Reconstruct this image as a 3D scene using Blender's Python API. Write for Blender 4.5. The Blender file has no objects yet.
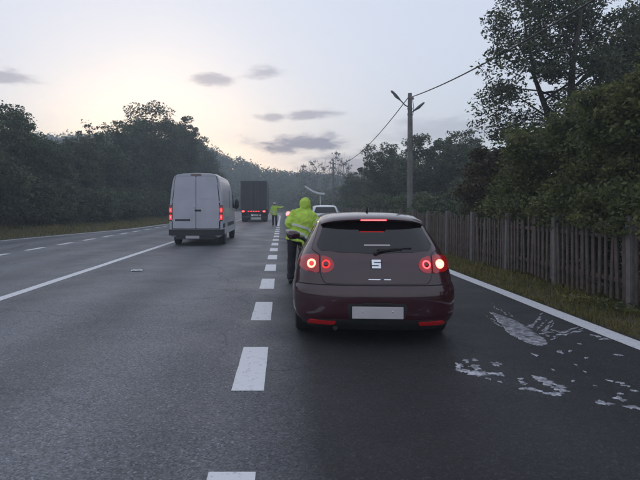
import bpy, bmesh, math, random
import numpy as np
from mathutils import Vector, Matrix
R = math.radians
random.seed(7)
rng = np.random.default_rng(11)
S = bpy.context.scene
C = S.collection

# ------------------------------------------------------------------ camera
CAMH = 1.54
cam_d = bpy.data.cameras.new('camera')
cam = bpy.data.objects.new('camera', cam_d); C.objects.link(cam)
cam.location = (0, 0, CAMH); cam.rotation_euler = (R(90), 0, 0)
cam_d.sensor_width = 36; cam_d.lens = 36 * 500 / 640
cam_d.shift_x = (320 - 282) / 640; cam_d.shift_y = -(240 - 206) / 640
cam_d.clip_start = .05; cam_d.clip_end = 3000
S.camera = cam

# ------------------------------------------------------------------ view / sky / sun
vs = S.view_settings
vs.view_transform = 'Standard'; vs.look = 'None'; vs.gamma = 1; vs.use_curve_mapping = False
vs.exposure = 1.1
SUN_EL, SUN_AZ = 5.0, -14.0          # degrees; azimuth from +Y towards +X
W = bpy.data.worlds.new('World'); S.world = W; W.use_nodes = True
wt = W.node_tree; wn = wt.nodes; wl = wt.links
for n in list(wn): wn.remove(n)
def wN(t, **k):
    n = wn.new(t)
    for a, b in k.items(): setattr(n, a, b)
    return n
def wm(op, a, b=None, c=None, clamp=False):
    n = wN('ShaderNodeMath', operation=op); n.use_clamp = clamp
    for i, v in enumerate((a, b, c)):
        if v is None: continue
        if hasattr(v, 'is_linked'): wl.new(v, n.inputs[i])
        else: n.inputs[i].default_value = v
    return n.outputs[0]
tc = wN('ShaderNodeTexCoord')
sky = wN('ShaderNodeTexSky', sky_type='NISHITA', sun_disc=False)
sky.sun_elevation = R(SUN_EL); sky.sun_rotation = R(SUN_AZ)
sky.altitude = 300; sky.air_density = 1.0; sky.dust_density = 2.2; sky.ozone_density = 1.5
sep = wN('ShaderNodeSeparateXYZ'); wl.new(tc.outputs['Generated'], sep.inputs[0])
az = wm('ARCTAN2', sep.outputs[0], sep.outputs[1])
el = wm('ARCSINE', sep.outputs[2])
# thin high veil over the whole sky
zc = wm('ADD', wm('MAXIMUM', sep.outputs[2], 0.0), 0.12)
cmb = wN('ShaderNodeCombineXYZ')
wl.new(wm('DIVIDE', sep.outputs[0], zc), cmb.inputs[0]); wl.new(wm('DIVIDE', sep.outputs[1], zc), cmb.inputs[1])
nz1 = wN('ShaderNodeTexNoise'); nz1.inputs['Scale'].default_value = .55; nz1.inputs['Detail'].default_value = 5
nz1.inputs['Distortion'].default_value = .6
wl.new(cmb.outputs[0], nz1.inputs['Vector'])
# broken dark cloud banks: a few elongated ones low ahead, wobbled with noise
cmb2 = wN('ShaderNodeCombineXYZ')
wl.new(wm('MULTIPLY', az, 1.0), cmb2.inputs[0]); wl.new(wm('MULTIPLY', el, 3.0), cmb2.inputs[1])
nz2 = wN('ShaderNodeTexNoise'); nz2.inputs['Scale'].default_value = 17; nz2.inputs['Detail'].default_value = 6
nz2.inputs['Roughness'].default_value = .6
wl.new(cmb2.outputs[0], nz2.inputs['Vector'])
def cloud(px, py, rx, ry, amt):
    u = (px - 282) / 500; v = (206 - py) / 500
    a0 = math.atan2(u, 1); e0 = math.asin(v / math.sqrt(1 + u * u + v * v))
    dx = wm('DIVIDE', wm('SUBTRACT', az, a0), rx / 500)
    dy = wm('DIVIDE', wm('SUBTRACT', el, e0), ry / 500)
    d = wm('SQRT', wm('ADD', wm('MULTIPLY', dx, dx), wm('MULTIPLY', dy, dy)))
    d = wm('ADD', d, wm('MULTIPLY', wm('SUBTRACT', nz2.outputs[0], .5), 3.0))
    mr = wN('ShaderNodeMapRange', interpolation_type='SMOOTHSTEP')
    wl.new(d, mr.inputs[0]); mr.inputs[1].default_value = 1.35; mr.inputs[2].default_value = .35
    mr.inputs[3].default_value = 0; mr.inputs[4].default_value = amt
    return mr.outputs[0]
cl = None
for args in ((300, 144, 46, 9, 1.0), (308, 115, 30, 5, .65), (272, 116, 18, 4, .6), (216, 80, 22, 6, .6),
             (262, 72, 20, 6, .5), (3, 77, 26, 6, .6), (355, 165, 50, 13, .75), (450, 130, 70, 12, .35)):
    m = cloud(*args)
    cl = m if cl is None else wm('MAXIMUM', cl, m)
# the same sort of broken cloud everywhere else in the sky
mrg = wN('ShaderNodeMapRange', interpolation_type='SMOOTHSTEP')
wl.new(nz1.outputs[0], mrg.inputs[0]); mrg.inputs[1].default_value = .55; mrg.inputs[2].default_value = .8
mrg.inputs[3].default_value = 0; mrg.inputs[4].default_value = .22
cl = wm('MAXIMUM', cl, mrg.outputs[0], clamp=True)
def wmix(f, a, b, blend='MIX'):
    n = wN('ShaderNodeMix', data_type='RGBA', blend_type=blend)
    for s, v in ((n.inputs[0], f), (n.inputs[6], a), (n.inputs[7], b)):
        if hasattr(v, 'is_linked'): wl.new(v, s)
        else: s.default_value = v
    return n.outputs[2]
SKYK = 1.0
VEIL = (3.3, 3.58, 4.3, 1)
vf = wm('ADD', .73, wm('MULTIPLY', nz1.outputs[0], .16))
skyc = wmix(vf, sky.outputs[0], VEIL)
skyc = wmix(cl, skyc, wmix(1.0, skyc, (.27, .255, .35, 1), 'MULTIPLY'))
bg = wN('ShaderNodeBackground'); wl.new(skyc, bg.inputs[0]); bg.inputs[1].default_value = .115
wo = wN('ShaderNodeOutputWorld'); wl.new(bg.outputs[0], wo.inputs[0])

sd = bpy.data.lights.new('sun', 'SUN'); sd.energy = .5; sd.angle = R(12); sd.color = (1, .86, .68)
sun = bpy.data.objects.new('sun', sd); C.objects.link(sun)
v = Vector((math.sin(R(SUN_AZ)) * math.cos(R(SUN_EL)), math.cos(R(SUN_AZ)) * math.cos(R(SUN_EL)), math.sin(R(SUN_EL))))
sun.rotation_euler = v.to_track_quat('Z', 'Y').to_euler()

# ------------------------------------------------------------------ materials
MATS = {}
def mat(name, col, rough=.6, var=.0, scale=3., bump=.0, bscale=40., metal=0., coat=0., spec=.5, col2=None,
        emit=None, estr=0., detail=4., island=None, dirt=None):
    if name in MATS: return MATS[name]
    m = bpy.data.materials.new(name); m.use_nodes = True
    t = m.node_tree; b = t.nodes['Principled BSDF']
    b.inputs['Roughness'].default_value = rough; b.inputs['Metallic'].default_value = metal
    b.inputs['Coat Weight'].default_value = coat; b.inputs['Coat Roughness'].default_value = .06
    b.inputs['Specular IOR Level'].default_value = spec
    tcn = t.nodes.new('ShaderNodeTexCoord')
    c4 = (*col, 1)
    b.inputs['Base Color'].default_value = c4
    if var or col2:
        nt = t.nodes.new('ShaderNodeTexNoise'); nt.inputs['Scale'].default_value = scale; nt.inputs['Detail'].default_value = detail
        t.links.new(tcn.outputs['Object'], nt.inputs['Vector'])
        cr = t.nodes.new('ShaderNodeValToRGB')
        if col2 is None:
            a = tuple(max(0, x * (1 - var)) for x in col); bb = tuple(min(1, x * (1 + var)) for x in col)
        else: a, bb = col, col2
        cr.color_ramp.elements[0].position = .3; cr.color_ramp.elements[1].position = .7
        cr.color_ramp.elements[0].color = (*a, 1); cr.color_ramp.elements[1].color = (*bb, 1)
        t.links.new(nt.outputs[0], cr.inputs[0]); out = cr.outputs[0]
        if island:
            g = t.nodes.new('ShaderNodeNewGeometry')
            cr2 = t.nodes.new('ShaderNodeValToRGB'); cr2.color_ramp.elements[0].color = (*island[0], 1); cr2.color_ramp.elements[1].color = (*island[1], 1)
            t.links.new(g.outputs['Random Per Island'], cr2.inputs[0])
            mx = t.nodes.new('ShaderNodeMix'); mx.data_type = 'RGBA'; mx.blend_type = 'MULTIPLY'; mx.inputs[0].default_value = 1
            t.links.new(out, mx.inputs[6]); t.links.new(cr2.outputs[0], mx.inputs[7]); out = mx.outputs[2]
        t.links.new(out, b.inputs['Base Color'])
        mr = t.nodes.new('ShaderNodeMapRange'); mr.inputs[3].default_value = rough * .8; mr.inputs[4].default_value = min(1, rough * 1.2)
        t.links.new(nt.outputs[0], mr.inputs[0]); t.links.new(mr.outputs[0], b.inputs['Roughness'])
    if bump:
        nb = t.nodes.new('ShaderNodeTexNoise'); nb.inputs['Scale'].default_value = bscale; nb.inputs['Detail'].default_value = 4
        t.links.new(tcn.outputs['Object'], nb.inputs['Vector'])
        bp = t.nodes.new('ShaderNodeBump'); bp.inputs['Strength'].default_value = bump; bp.inputs['Distance'].default_value = .01
        t.links.new(nb.outputs[0], bp.inputs['Height']); t.links.new(bp.outputs[0], b.inputs['Normal'])
    if emit:
        b.inputs['Emission Color'].default_value = (*emit, 1); b.inputs['Emission Strength'].default_value = estr
    MATS[name] = m
    return m

def leafmat(name, a, b):
    if name in MATS: return MATS[name]
    m = mat(name, a, .55, scale=.9, col2=b, island=((.42, .42, .45), (1.55, 1.5, 1.15)), spec=.35)
    t = m.node_tree; bs = t.nodes['Principled BSDF']; o = [n for n in t.nodes if n.type == 'OUTPUT_MATERIAL'][0]
    tr = t.nodes.new('ShaderNodeBsdfTranslucent')
    src = bs.inputs['Base Color'].links[0].from_socket
    t.links.new(src, tr.inputs[0])
    mx = t.nodes.new('ShaderNodeMixShader'); mx.inputs[0].default_value = .42
    t.links.new(bs.outputs[0], mx.inputs[1]); t.links.new(tr.outputs[0], mx.inputs[2]); t.links.new(mx.outputs[0], o.inputs[0])
    return m

def asphalt():
    m = bpy.data.materials.new('asphalt'); m.use_nodes = True
    t = m.node_tree; b = t.nodes['Principled BSDF']; L = t.links
    g = t.nodes.new('ShaderNodeTexCoord')
    def noise(sc, det=4, vec=None, rough=.5):
        n = t.nodes.new('ShaderNodeTexNoise'); n.inputs['Scale'].default_value = sc; n.inputs['Detail'].default_value = det
        n.inputs['Roughness'].default_value = rough
        L.new(vec or g.outputs['Object'], n.inputs['Vector']); return n.outputs[0]
    def mth(op, a, bb, c=None):
        n = t.nodes.new('ShaderNodeMath'); n.operation = op
        for i, q in enumerate((a, bb, c)):
            if q is None: continue
            if hasattr(q, 'is_linked'): L.new(q, n.inputs[i])
            else: n.inputs[i].default_value = q
        return n.outputs[0]
    def rng_(x, a, bb, c, d):
        n = t.nodes.new('ShaderNodeMapRange'); L.new(x, n.inputs[0])
        for i, q in enumerate((a, bb, c, d)): n.inputs[i + 1].default_value = q
        return n.outputs[0]
    mp = t.nodes.new('ShaderNodeMapping'); mp.inputs['Scale'].default_value = (1, .12, 1); L.new(g.outputs['Object'], mp.inputs[0])
    streak = noise(1.1, 4, mp.outputs[0])
    patch = noise(.45, 5)
    vor = t.nodes.new('ShaderNodeTexVoronoi'); vor.inputs['Scale'].default_value = 75; L.new(g.outputs['Object'], vor.inputs['Vector'])
    sx = t.nodes.new('ShaderNodeSeparateXYZ'); L.new(g.outputs['Object'], sx.inputs[0])
    spk = t.nodes.new('ShaderNodeSeparateColor'); L.new(vor.outputs['Color'], spk.inputs[0])
    # lane right of the broken line is a newer, darker mat
    right = rng_(mth('ADD', sx.outputs[0], mth('MULTIPLY', mth('SUBTRACT', patch, .5), .3)), -.45, .3, 0, 1)
    base = mth('ADD', .074, mth('MULTIPLY', streak, .030))
    base = mth('ADD', base, mth('MULTIPLY', patch, .030))
    base = mth('MULTIPLY', base, rng_(right, 0, 1, 1.0, .15))
    base = mth('MULTIPLY', base, rng_(spk.outputs[0], 0, 1, .55, 1.6))
    wn_ = t.nodes.new('ShaderNodeTexNoise'); wn_.inputs['Scale'].default_value = 1.6; wn_.inputs['Detail'].default_value = 6; L.new(g.outputs['Object'], wn_.inputs['Vector'])
    va = t.nodes.new('ShaderNodeVectorMath'); va.operation = 'MULTIPLY_ADD'; L.new(wn_.outputs['Color'], va.inputs[0]); va.inputs[1].default_value = (.9, .9, 0); L.new(g.outputs['Object'], va.inputs[2])
    vc = t.nodes.new('ShaderNodeTexVoronoi'); vc.feature = 'DISTANCE_TO_EDGE'; vc.inputs['Scale'].default_value = .33; L.new(va.outputs[0], vc.inputs['Vector'])
    cmask = rng_(noise(.16, 3), .42, .50, 0, 1)
    crack = mth('MULTIPLY', rng_(vc.outputs['Distance'], .0, .0075, 1, 0), cmask)
    # polished wheel tracks and a paving seam in the left lane
    trk = mth('COSINE', mth('MULTIPLY', mth('ADD', sx.outputs[0], 2.45), 3.6), 0)
    base = mth('MULTIPLY', base, rng_(trk, -1, 1, 1.22, .80))
    seam = rng_(mth('ABSOLUTE', mth('ADD', mth('ADD', sx.outputs[0], 4.35), mth('MULTIPLY', mth('SUBTRACT', wn_.outputs[0], .5), .08)), 0), .0, .02, .55, 1)
    base = mth('MULTIPLY', base, seam)
    base = mth('MULTIPLY', base, rng_(crack, 0, 1, 1, .35))
    stone = rng_(spk.outputs[1], .90, .95, 0, .10)          # pale aggregate
    base = mth('ADD', base, mth('MULTIPLY', stone, rng_(right, 0, 1, 1, .25)))
    cc = t.nodes.new('ShaderNodeCombineColor')
    L.new(mth('MULTIPLY', base, .96), cc.inputs[0]); L.new(base, cc.inputs[1]); L.new(mth('MULTIPLY', base, 1.10), cc.inputs[2])
    L.new(cc.outputs[0], b.inputs['Base Color'])
    damp = noise(.7, 6, None, .6)
    L.new(mth('ADD', rng_(damp, .35, .65, .62, .40), mth('MULTIPLY', right, .16)), b.inputs['Roughness'])
    b.inputs['Specular IOR Level'].default_value = .42
    fine = noise(160, 3)
    h = mth('ADD', mth('MULTIPLY', vor.outputs['Distance'], 1.0), mth('MULTIPLY', fine, .5))
    bp = t.nodes.new('ShaderNodeBump'); bp.inputs['Strength'].default_value = .75; bp.inputs['Distance'].default_value = .006
    L.new(h, bp.inputs['Height']); L.new(bp.outputs[0], b.inputs['Normal'])
    return m
M_asph = asphalt()

def paintline():
    m = bpy.data.materials.new('road_paint'); m.use_nodes = True
    t = m.node_tree; b = t.nodes['Principled BSDF']; L = t.links
    g = t.nodes.new('ShaderNodeTexCoord')
    n = t.nodes.new('ShaderNodeTexNoise'); n.inputs['Scale'].default_value = 14; n.inputs['Detail'].default_value = 8; n.inputs['Roughness'].default_value = .75
    L.new(g.outputs['Object'], n.inputs['Vector'])
    cr = t.nodes.new('ShaderNodeValToRGB'); e = cr.color_ramp.elements
    e[0].position = .30; e[0].color = (.22, .22, .23, 1); e[1].position = .45; e[1].color = (.66, .66, .68, 1)
    L.new(n.outputs[0], cr.inputs[0]); L.new(cr.outputs[0], b.inputs['Base Color']); b.inputs['Roughness'].default_value = .55
    bp = t.nodes.new('ShaderNodeBump'); bp.inputs['Strength'].default_value = .4; bp.inputs['Distance'].default_value = .004
    n2 = t.nodes.new('ShaderNodeTexNoise'); n2.inputs['Scale'].default_value = 120; L.new(g.outputs['Object'], n2.inputs['Vector'])
    L.new(n2.outputs[0], bp.inputs['Height']); L.new(bp.outputs[0], b.inputs['Normal'])
    return m
M_line = paintline()

M_grass_soil = mat('verge_soil', (.035, .036, .014), .9, scale=2.5, col2=(.075, .062, .03), bump=.8, bscale=25)
M_blade = leafmat('grass_blade', (.13, .135, .04), (.22, .18, .075))
M_leafL = leafmat('leaf_dark', (.066, .092, .062), (.10, .125, .078))
M_leafR = leafmat('leaf_shrub', (.078, .108, .046), (.14, .148, .062))
M_leafAc = leafmat('leaf_tall_tree', (.055, .075, .055), (.085, .10, .065))
M_leafFar = leafmat('leaf_far', (.066, .086, .062), (.098, .112, .075))
M_leafBrown = leafmat('leaf_autumn', (.055, .048, .028), (.08, .062, .035))
M_bark = mat('bark', (.045, .038, .032), .9, .4, 6, .8, 30)
M_slat = mat('weathered_slat', (.095, .070, .058), .85, .5, 5, .6, 60)
M_conc = mat('concrete_post', (.15, .135, .128), .85, .3, 6, .5, 70)
M_pole = mat('pole_concrete', (.16, .15, .14), .85, .25, 3, .4, 50)
M_cable = mat('cable_black', (.015, .015, .016), .6)
M_lampm = mat('lamp_metal', (.12, .125, .13), .5, metal=.3)
M_lampg = mat('lamp_glass', (.3, .3, .3), .2)
M_paintR = mat('car_paint_burgundy', (.036, .0016, .007), .38, .25, 3, coat=1.0, spec=.2)
M_paintR.node_tree.nodes['Principled BSDF'].inputs['Coat IOR'].default_value = 1.65
M_paintW = mat('car_paint_white', (.74, .75, .77), .35, .06, 2, coat=.6)
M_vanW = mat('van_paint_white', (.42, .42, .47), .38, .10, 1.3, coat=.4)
M_glass = mat('dark_glass', (.006, .005, .006), .04, spec=.6)
M_black = mat('black_plastic', (.018, .018, .019), .55, .2, 8, .2, 150)
M_gap = mat('shut_line', (.004, .004, .004), .9)
M_tyre = mat('tyre_rubber', (.017, .017, .017), .85, .25, 12, .4, 80)
M_rim = mat('alloy_rim', (.35, .35, .36), .35, metal=.8)
M_chrome = mat('chrome', (.75, .75, .77), .15, metal=1)
M_plate = mat('number_plate', (.50, .46, .47), .5, .05, 4)
M_lens = mat('red_lens', (.12, .004, .006), .08, coat=1)
M_on = mat('tail_lamp_lit', (.6, .02, .02), .3, emit=(1, .03, .035), estr=5)
M_hot = mat('tail_bulb_lit', (.8, .3, .3), .3, emit=(1, .22, .17), estr=4)
M_dim = mat('tail_lamp_dim', (.4, .01, .015), .3, emit=(1, .03, .04), estr=1.6)
M_on2 = mat('tail_bulb_red', (.5, .02, .02), .3, emit=(1, .02, .02), estr=1.4)
M_ring = mat('tail_ring_lit', (.6, .05, .04), .3, emit=(1, .13, .09), estr=3.5)
M_lensl = mat('red_lens_glowing', (.16, .004, .006), .1, coat=1, emit=(1, .008, .015), estr=.06)
M_refl = mat('red_reflector_glow', (.30, .005, .009), .2, coat=1, emit=(1, .02, .03), estr=.02)  # faint glow put into the reflector, which is no lamp
M_vis = mat('hi_vis_fabric', (.42, .60, .07), .75, .2, 9, .5, 30)
M_stripe = mat('reflective_band', (.55, .58, .50), .45, .1, 10)
M_navy = mat('dark_trousers', (.018, .014, .02), .85, .3, 8, .4, 30)
M_boot = mat('black_boot', (.012, .012, .012), .5)
M_skin = mat('skin', (.42, .25, .19), .55, .1, 8)
M_hair = mat('hair', (.02, .015, .012), .6)
M_cap = mat('white_cap', (.75, .75, .76), .6)
M_wandlit = mat('signal_wand_lit', (.6, .02, .02), .3, emit=(1, .06, .07), estr=5)
M_spill = mat('milky_spill', (.42, .42, .47), .2, scale=16, col2=(.74, .74, .80), detail=9, coat=.4, bump=.3, bscale=25)
def broken(m, sc, lo, hi):
    t = m.node_tree; L = t.links; bs = t.nodes['Principled BSDF']; o = [n for n in t.nodes if n.type == 'OUTPUT_MATERIAL'][0]
    g = t.nodes.new('ShaderNodeTexCoord'); n = t.nodes.new('ShaderNodeTexNoise'); n.inputs['Scale'].default_value = sc; n.inputs['Detail'].default_value = 9; n.inputs['Roughness'].default_value = .72
    L.new(g.outputs['Object'], n.inputs['Vector'])
    r = t.nodes.new('ShaderNodeMapRange'); L.new(n.outputs[0], r.inputs[0]); r.inputs[1].default_value = lo; r.inputs[2].default_value = hi
    tr = t.nodes.new('ShaderNodeBsdfTransparent'); mx = t.nodes.new('ShaderNodeMixShader')
    L.new(r.outputs[0], mx.inputs[0]); L.new(tr.outputs[0], mx.inputs[1]); L.new(bs.outputs[0], mx.inputs[2]); L.new(mx.outputs[0], o.inputs[0])
broken(M_spill, 11, .33, .62)
M_truck = mat('truck_tarp', (.035, .037, .043), .6, .2, 1.2, .2, 6)
M_truckf = mat('truck_frame', (.05, .05, .055), .6)
M_canopy = mat('canopy_sheet', (.82, .82, .84), .4, .05, 3)
M_stud = mat('paper_scrap', (.6, .6, .62), .7)
M_weed = leafmat('leaf_pale_weed', (.16, .17, .06), (.30, .27, .12))

# ------------------------------------------------------------------ helpers
def link(o, parent=None):
    C.objects.link(o)
    if parent is not None: o.parent = parent
    return o
def tag(o, label=None, cat=None, group=None, kind=None):
    if label: o['label'] = label
    if cat: o['category'] = cat
    if group: o['group'] = group
    if kind: o['kind'] = kind
    return o
def thing(name, label, cat, loc=(0, 0, 0), rz=0, group=None):
    o = bpy.data.objects.new(name, None); o.empty_display_size = .2; link(o)
    o.location = loc; o.rotation_euler = (0, 0, rz)
    return tag(o, label, cat, group)
def npmesh(name, V, F):
    V = np.asarray(V, np.float32); F = np.asarray(F, np.int32); k = F.shape[1]
    me = bpy.data.meshes.new(name)
    me.vertices.add(len(V)); me.vertices.foreach_set('co', V.ravel())
    me.loops.add(F.size); me.loops.foreach_set('vertex_index', F.ravel())
    me.polygons.add(len(F)); me.polygons.foreach_set('loop_start', np.arange(0, F.size, k, dtype=np.int32))
    me.update(calc_edges=True); me.validate()
    return me
class MB:
    def __init__(s): s.v = []; s.f = []
    def add(s, v, f):
        o = len(s.v); s.v += [tuple(p) for p in v]; s.f += [tuple(i + o for i in q) for q in f]; return s
    def box(s, x0, x1, y0, y1, z0, z1):
        return s.add([(x0, y0, z0), (x1, y0, z0), (x1, y1, z0), (x0, y1, z0), (x0, y0, z1), (x1, y0, z1), (x1, y1, z1), (x0, y1, z1)],
                     [(0, 3, 2, 1), (4, 5, 6, 7), (0, 1, 5, 4), (1, 2, 6, 5), (2, 3, 7, 6), (3, 0, 4, 7)])
    def grid(s, P, close=False):
        n, m = len(P), len(P[0]); v = [p for r in P for p in r]; f = []
        for i in range(n - 1):
            for j in range(m if close else m - 1):
                j2 = (j + 1) % m
                f.append((i * m + j, i * m + j2, (i + 1) * m + j2, (i + 1) * m + j))
        return s.add(v, f)
    def tube(s, pts, rad, seg=10, ref=(1, 0, 0), cap=True):
        """rad: list of r or (ra, rb); ra along ref-ish axis"""
        pts = [Vector(p) for p in pts]; P = []
        for i, p in enumerate(pts):
            d = (pts[min(i + 1, len(pts) - 1)] - pts[max(i - 1, 0)]).normalized()
            r = Vector(ref); a = (r - d * r.dot(d))
            if a.length < .15: r = Vector((0, 1, 0)) if abs(d.y) < .8 else Vector((0, 0, 1)); a = r - d * r.dot(d)
            a.normalize(); b = d.cross(a)
            q = rad[i] if isinstance(rad, (list, tuple)) else rad
            ra, rb = q if isinstance(q, (list, tuple)) else (q, q)
            P.append([p + a * (ra * math.cos(2 * math.pi * k / seg)) + b * (rb * math.sin(2 * math.pi * k / seg)) for k in range(seg)])
        o = len(s.v); s.grid(P, True)
        if cap:
            s.f.append(tuple(o + k for k in reversed(range(seg)))); e = o + (len(pts) - 1) * seg
            s.f.append(tuple(e + k for k in range(seg)))
        return s
    def lathe(s, prof, axis='x', seg=32, center=(0, 0, 0)):
        P = []
        for k in range(seg):
            a = 2 * math.pi * k / seg; row = []
            for (h, r) in prof:
                c_, s_ = r * math.cos(a), r * math.sin(a)
                p = (h, c_, s_) if axis == 'x' else ((c_, h, s_) if axis == 'y' else (c_, s_, h))
                row.append((p[0] + center[0], p[1] + center[1], p[2] + center[2]))
            P.append(row)
        P.append(P[0]); return s.grid(P)
    def build(s, name, m, parent=None, smooth=None, bevel=0, bseg=2):
        me = bpy.data.meshes.new(name); me.from_pydata(s.v, [], s.f)
        bm = bmesh.new(); bm.from_mesh(me)
        bmesh.ops.remove_doubles(bm, verts=bm.verts, dist=1e-5)
        bmesh.ops.recalc_face_normals(bm, faces=bm.faces)
        if bevel: bmesh.ops.bevel(bm, geom=[e for e in bm.edges], offset=bevel, segments=bseg, affect='EDGES', clamp_overlap=True)
        bm.to_mesh(me); bm.free(); me.materials.append(m)
        if smooth is not None:
            me.shade_smooth()
            if smooth > 0: me.set_sharp_from_angle(angle=R(smooth))
        o = bpy.data.objects.new(name, me); return link(o, parent)
def box(name, m, parent, x0, x1, y0, y1, z0, z1, bevel=0):
    return MB().box(x0, x1, y0, y1, z0, z1).build(name, m, parent, 40 if bevel else None, bevel)
def bake(o):
    """apply an object's modifiers"""
    dg = bpy.context.evaluated_depsgraph_get(); dg.update()
    me = bpy.data.meshes.new_from_object(o.evaluated_get(dg)); old = o.data
    o.modifiers.clear(); o.data = me; bpy.data.meshes.remove(old); return o
def copy_tree(o, parent=None):
    c = o.copy(); C.objects.link(c); c.parent = parent
    for ch in list(o.children): copy_tree(ch, c)
    return c
def itp(tab):
    xs = [a for a, _ in tab]; ys = [b for _, b in tab]; n = len(xs)
    d = [(ys[i + 1] - ys[i]) / (xs[i + 1] - xs[i]) for i in range(n - 1)]
    m = [d[0]] + [0 if d[i - 1] * d[i] <= 0 else 2 * d[i - 1] * d[i] / (d[i - 1] + d[i]) for i in range(1, n - 1)] + [d[-1]]
    def f(x):
        if x <= xs[0]: return ys[0]
        if x >= xs[-1]: return ys[-1]
        i = 0
        while xs[i + 1] < x: i += 1
        h = xs[i + 1] - xs[i]; t = (x - xs[i]) / h
        return ((2 * t**3 - 3 * t**2 + 1) * ys[i] + (t**3 - 2 * t**2 + t) * h * m[i] + (-2 * t**3 + 3 * t**2) * ys[i + 1] + (t**3 - t**2) * h * m[i + 1])
    return f
def rpoly(pts, r, k=4):
    """round the corners of a polygon"""
    out = []; n = len(pts)
    for i in range(n):
        p, a, b = Vector(pts[i]), Vector(pts[i - 1]), Vector(pts[(i + 1) % n])
        da, db = (a - p), (b - p); ra = min(r, da.length * .45, db.length * .45)
        q0 = p + da.normalized() * ra; q1 = p + db.normalized() * ra
        for j in range(k + 1):
            t = j / k; out.append(tuple(q0 * (1 - t) ** 2 + p * (2 * t * (1 - t)) + q1 * t * t))
    return out
def at(px, d, z=None, py=None):
    X = (px - 282) / 500 * d
    return (X, d, (CAMH + (206 - py) / 500 * d) if py is not None else (z or 0))

# ------------------------------------------------------------------ setting: road, ground
def cv(y): return 0. if y < 75 else -((y - 75) ** 2) / 260
edge_l = itp([(-60, -14.6), (0, -14.4), (12, -13.6), (22, -12.4), (36, -9.9), (55, -9.5), (80, -9.4), (300, -9.4)])
EDR = 3.94
ys = [-40 + 4 * i for i in range(29)] + [74 + 2 * i for i in range(39)]
mb = MB()
P = []
for y in ys:
    l = edge_l(y) - .35 + cv(y); r = EDR + .17 + cv(y)
    P.append([(l + (r - l) * k / 12, y, .02 * 0) for k in range(13)])
mb.grid(P); road = mb.build('road', M_asph); tag(road, kind='structure')
def strip(name, x_f, w, y0, y1, z=.004, parent=road, wob=0, step=1.0):
    n = max(1, int((y1 - y0) / step)); P = []
    for i in range(n + 1):
        y = y0 + (y1 - y0) * i / n; x = (x_f(y) if callable(x_f) else x_f) + cv(y); j = random.uniform(-wob, wob)
        P.append([(x - w / 2 + j, y, z), (x + w / 2 + j * .5, y, z)])
    return MB().grid(P).build(name, M_line, parent)
strip('edge_line', EDR, .25, -8, 145, wob=.012)
strip('edge_line', edge_l, .16, -8, 90, wob=.01)
strip('lane_line', -4.67, .20, -8, 100, wob=.012)
strip('lane_line', -.29, .17, 38, 120)
y = 4.16 - 2.56 * 3
while y < 36:
    strip('lane_dash', -.285, .27, y, y + 1.29, wob=.004, step=.2); y += 2.56
y = 17.3 - 2.5 * 8
while y < 62:
    strip('lane_dash', -8.85, .2, y, y + 1.35, wob=.008, step=.3); y += 2.5

def hill(x, y):
    r = min(1, max(0, (y - 140) / 66)); r = r * r * (3 - 2 * r)
    t = 1 / (1 + math.exp((x + 20) / 9))
    f = 8.8 + 15.5 * t - 3 / (1 + math.exp(-(x - 48) / 15))
    return r * f
def gz(x, y):
    c = cv(min(y, 150)); l = edge_l(y) - .35 + c; r = EDR + .17 + c
    if x < l:
        s = l - x; z = .0 + .25 * min(1, s / 4) + .5 * min(1, max(0, s - 4) / 8) + 1.5 * min(1, max(0, s - 12) / 40)
    elif x > r:
        s = x - r; z = .0 + .06 * min(1, s / .8) + .4 * min(1, max(0, s - 4) / 25)
    else: return -.06 if y < 151 else hill(x, y)
    return z + hill(x, y) + .03 * math.sin(x * 1.7 + y * .6) * min(1, (s) / 1.5)
sl = [0, .05, .5, 1, 2, 3, 4, 6, 9, 12, 18, 26, 40, 60, 90, 130, 180, 240]
gy = [-60 + 5 * i for i in range(27)] + [74 + 3 * i for i in range(30)] + [170 + 8 * i for i in range(10)] + [260, 290]
P = []
for y in gy:
    c = cv(min(y, 150)); l = edge_l(y) - .35 + c; r = EDR + .17 + c
    xs = [l - s for s in reversed(sl)] + [l + .05, (l + r) / 2, r - .05] + [r + s for s in sl]
    P.append([(x, y, gz(x, y) - (.055 if abs(x - l) < .001 or abs(x - r) < .001 else 0)) for x in xs])
ground = MB().grid(P).build('ground', M_grass_soil, None, 0); tag(ground, kind='structure')

# ------------------------------------------------------------------ foliage
def leaves(cent, size, asp=.55, up=.3):
    """diamond leaves at the given centres"""
    n = len(cent); d = rng.normal(size=(n, 3)); d[:, 2] *= .7; d /= np.linalg.norm(d, axis=1)[:, None]
    e = rng.normal(size=(n, 3)); e -= d * (e * d).sum(1)[:, None]; e /= np.linalg.norm(e, axis=1)[:, None]
    s = size * rng.uniform(.45, 1.6, n)[:, None]
    a = d * s; b = e * s * asp
    V = np.stack([cent - a, cent + b, cent + a, cent - b], 1).reshape(-1, 3)
    return V, np.arange(4 * n).reshape(n, 4)
def clumps(blobs, nclump, per, cr):
    """clump centres spread in ellipsoids (denser to the outside), leaves gaussian round each"""
    vol = np.array([b[3] * b[4] * b[5] for b in blobs]); pr = vol ** .7; pr /= pr.sum()
    idx = rng.choice(len(blobs), nclump, p=pr); B = np.array(blobs)[idx]
    d = rng.normal(size=(nclump, 3)); d /= np.linalg.norm(d, axis=1)[:, None]
    r = rng.uniform(.35, 1, nclump) ** .5
    cc = B[:, :3] + d * r[:, None] * B[:, 3:6]
    k = rng.integers(int(per * .5), int(per * 1.5), nclump)
    rep = np.repeat(np.arange(nclump), k)
    g = rng.normal(size=(len(rep), 3)); q_ = np.linalg.norm(g, axis=1)[:, None]; g *= np.minimum(q_, 1.7) / q_; g = g * np.array([1, 1, .62]) * cr * rng.uniform(.6, 1.3, nclump)[rep][:, None]
    return cc, cc[rep] + g
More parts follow.
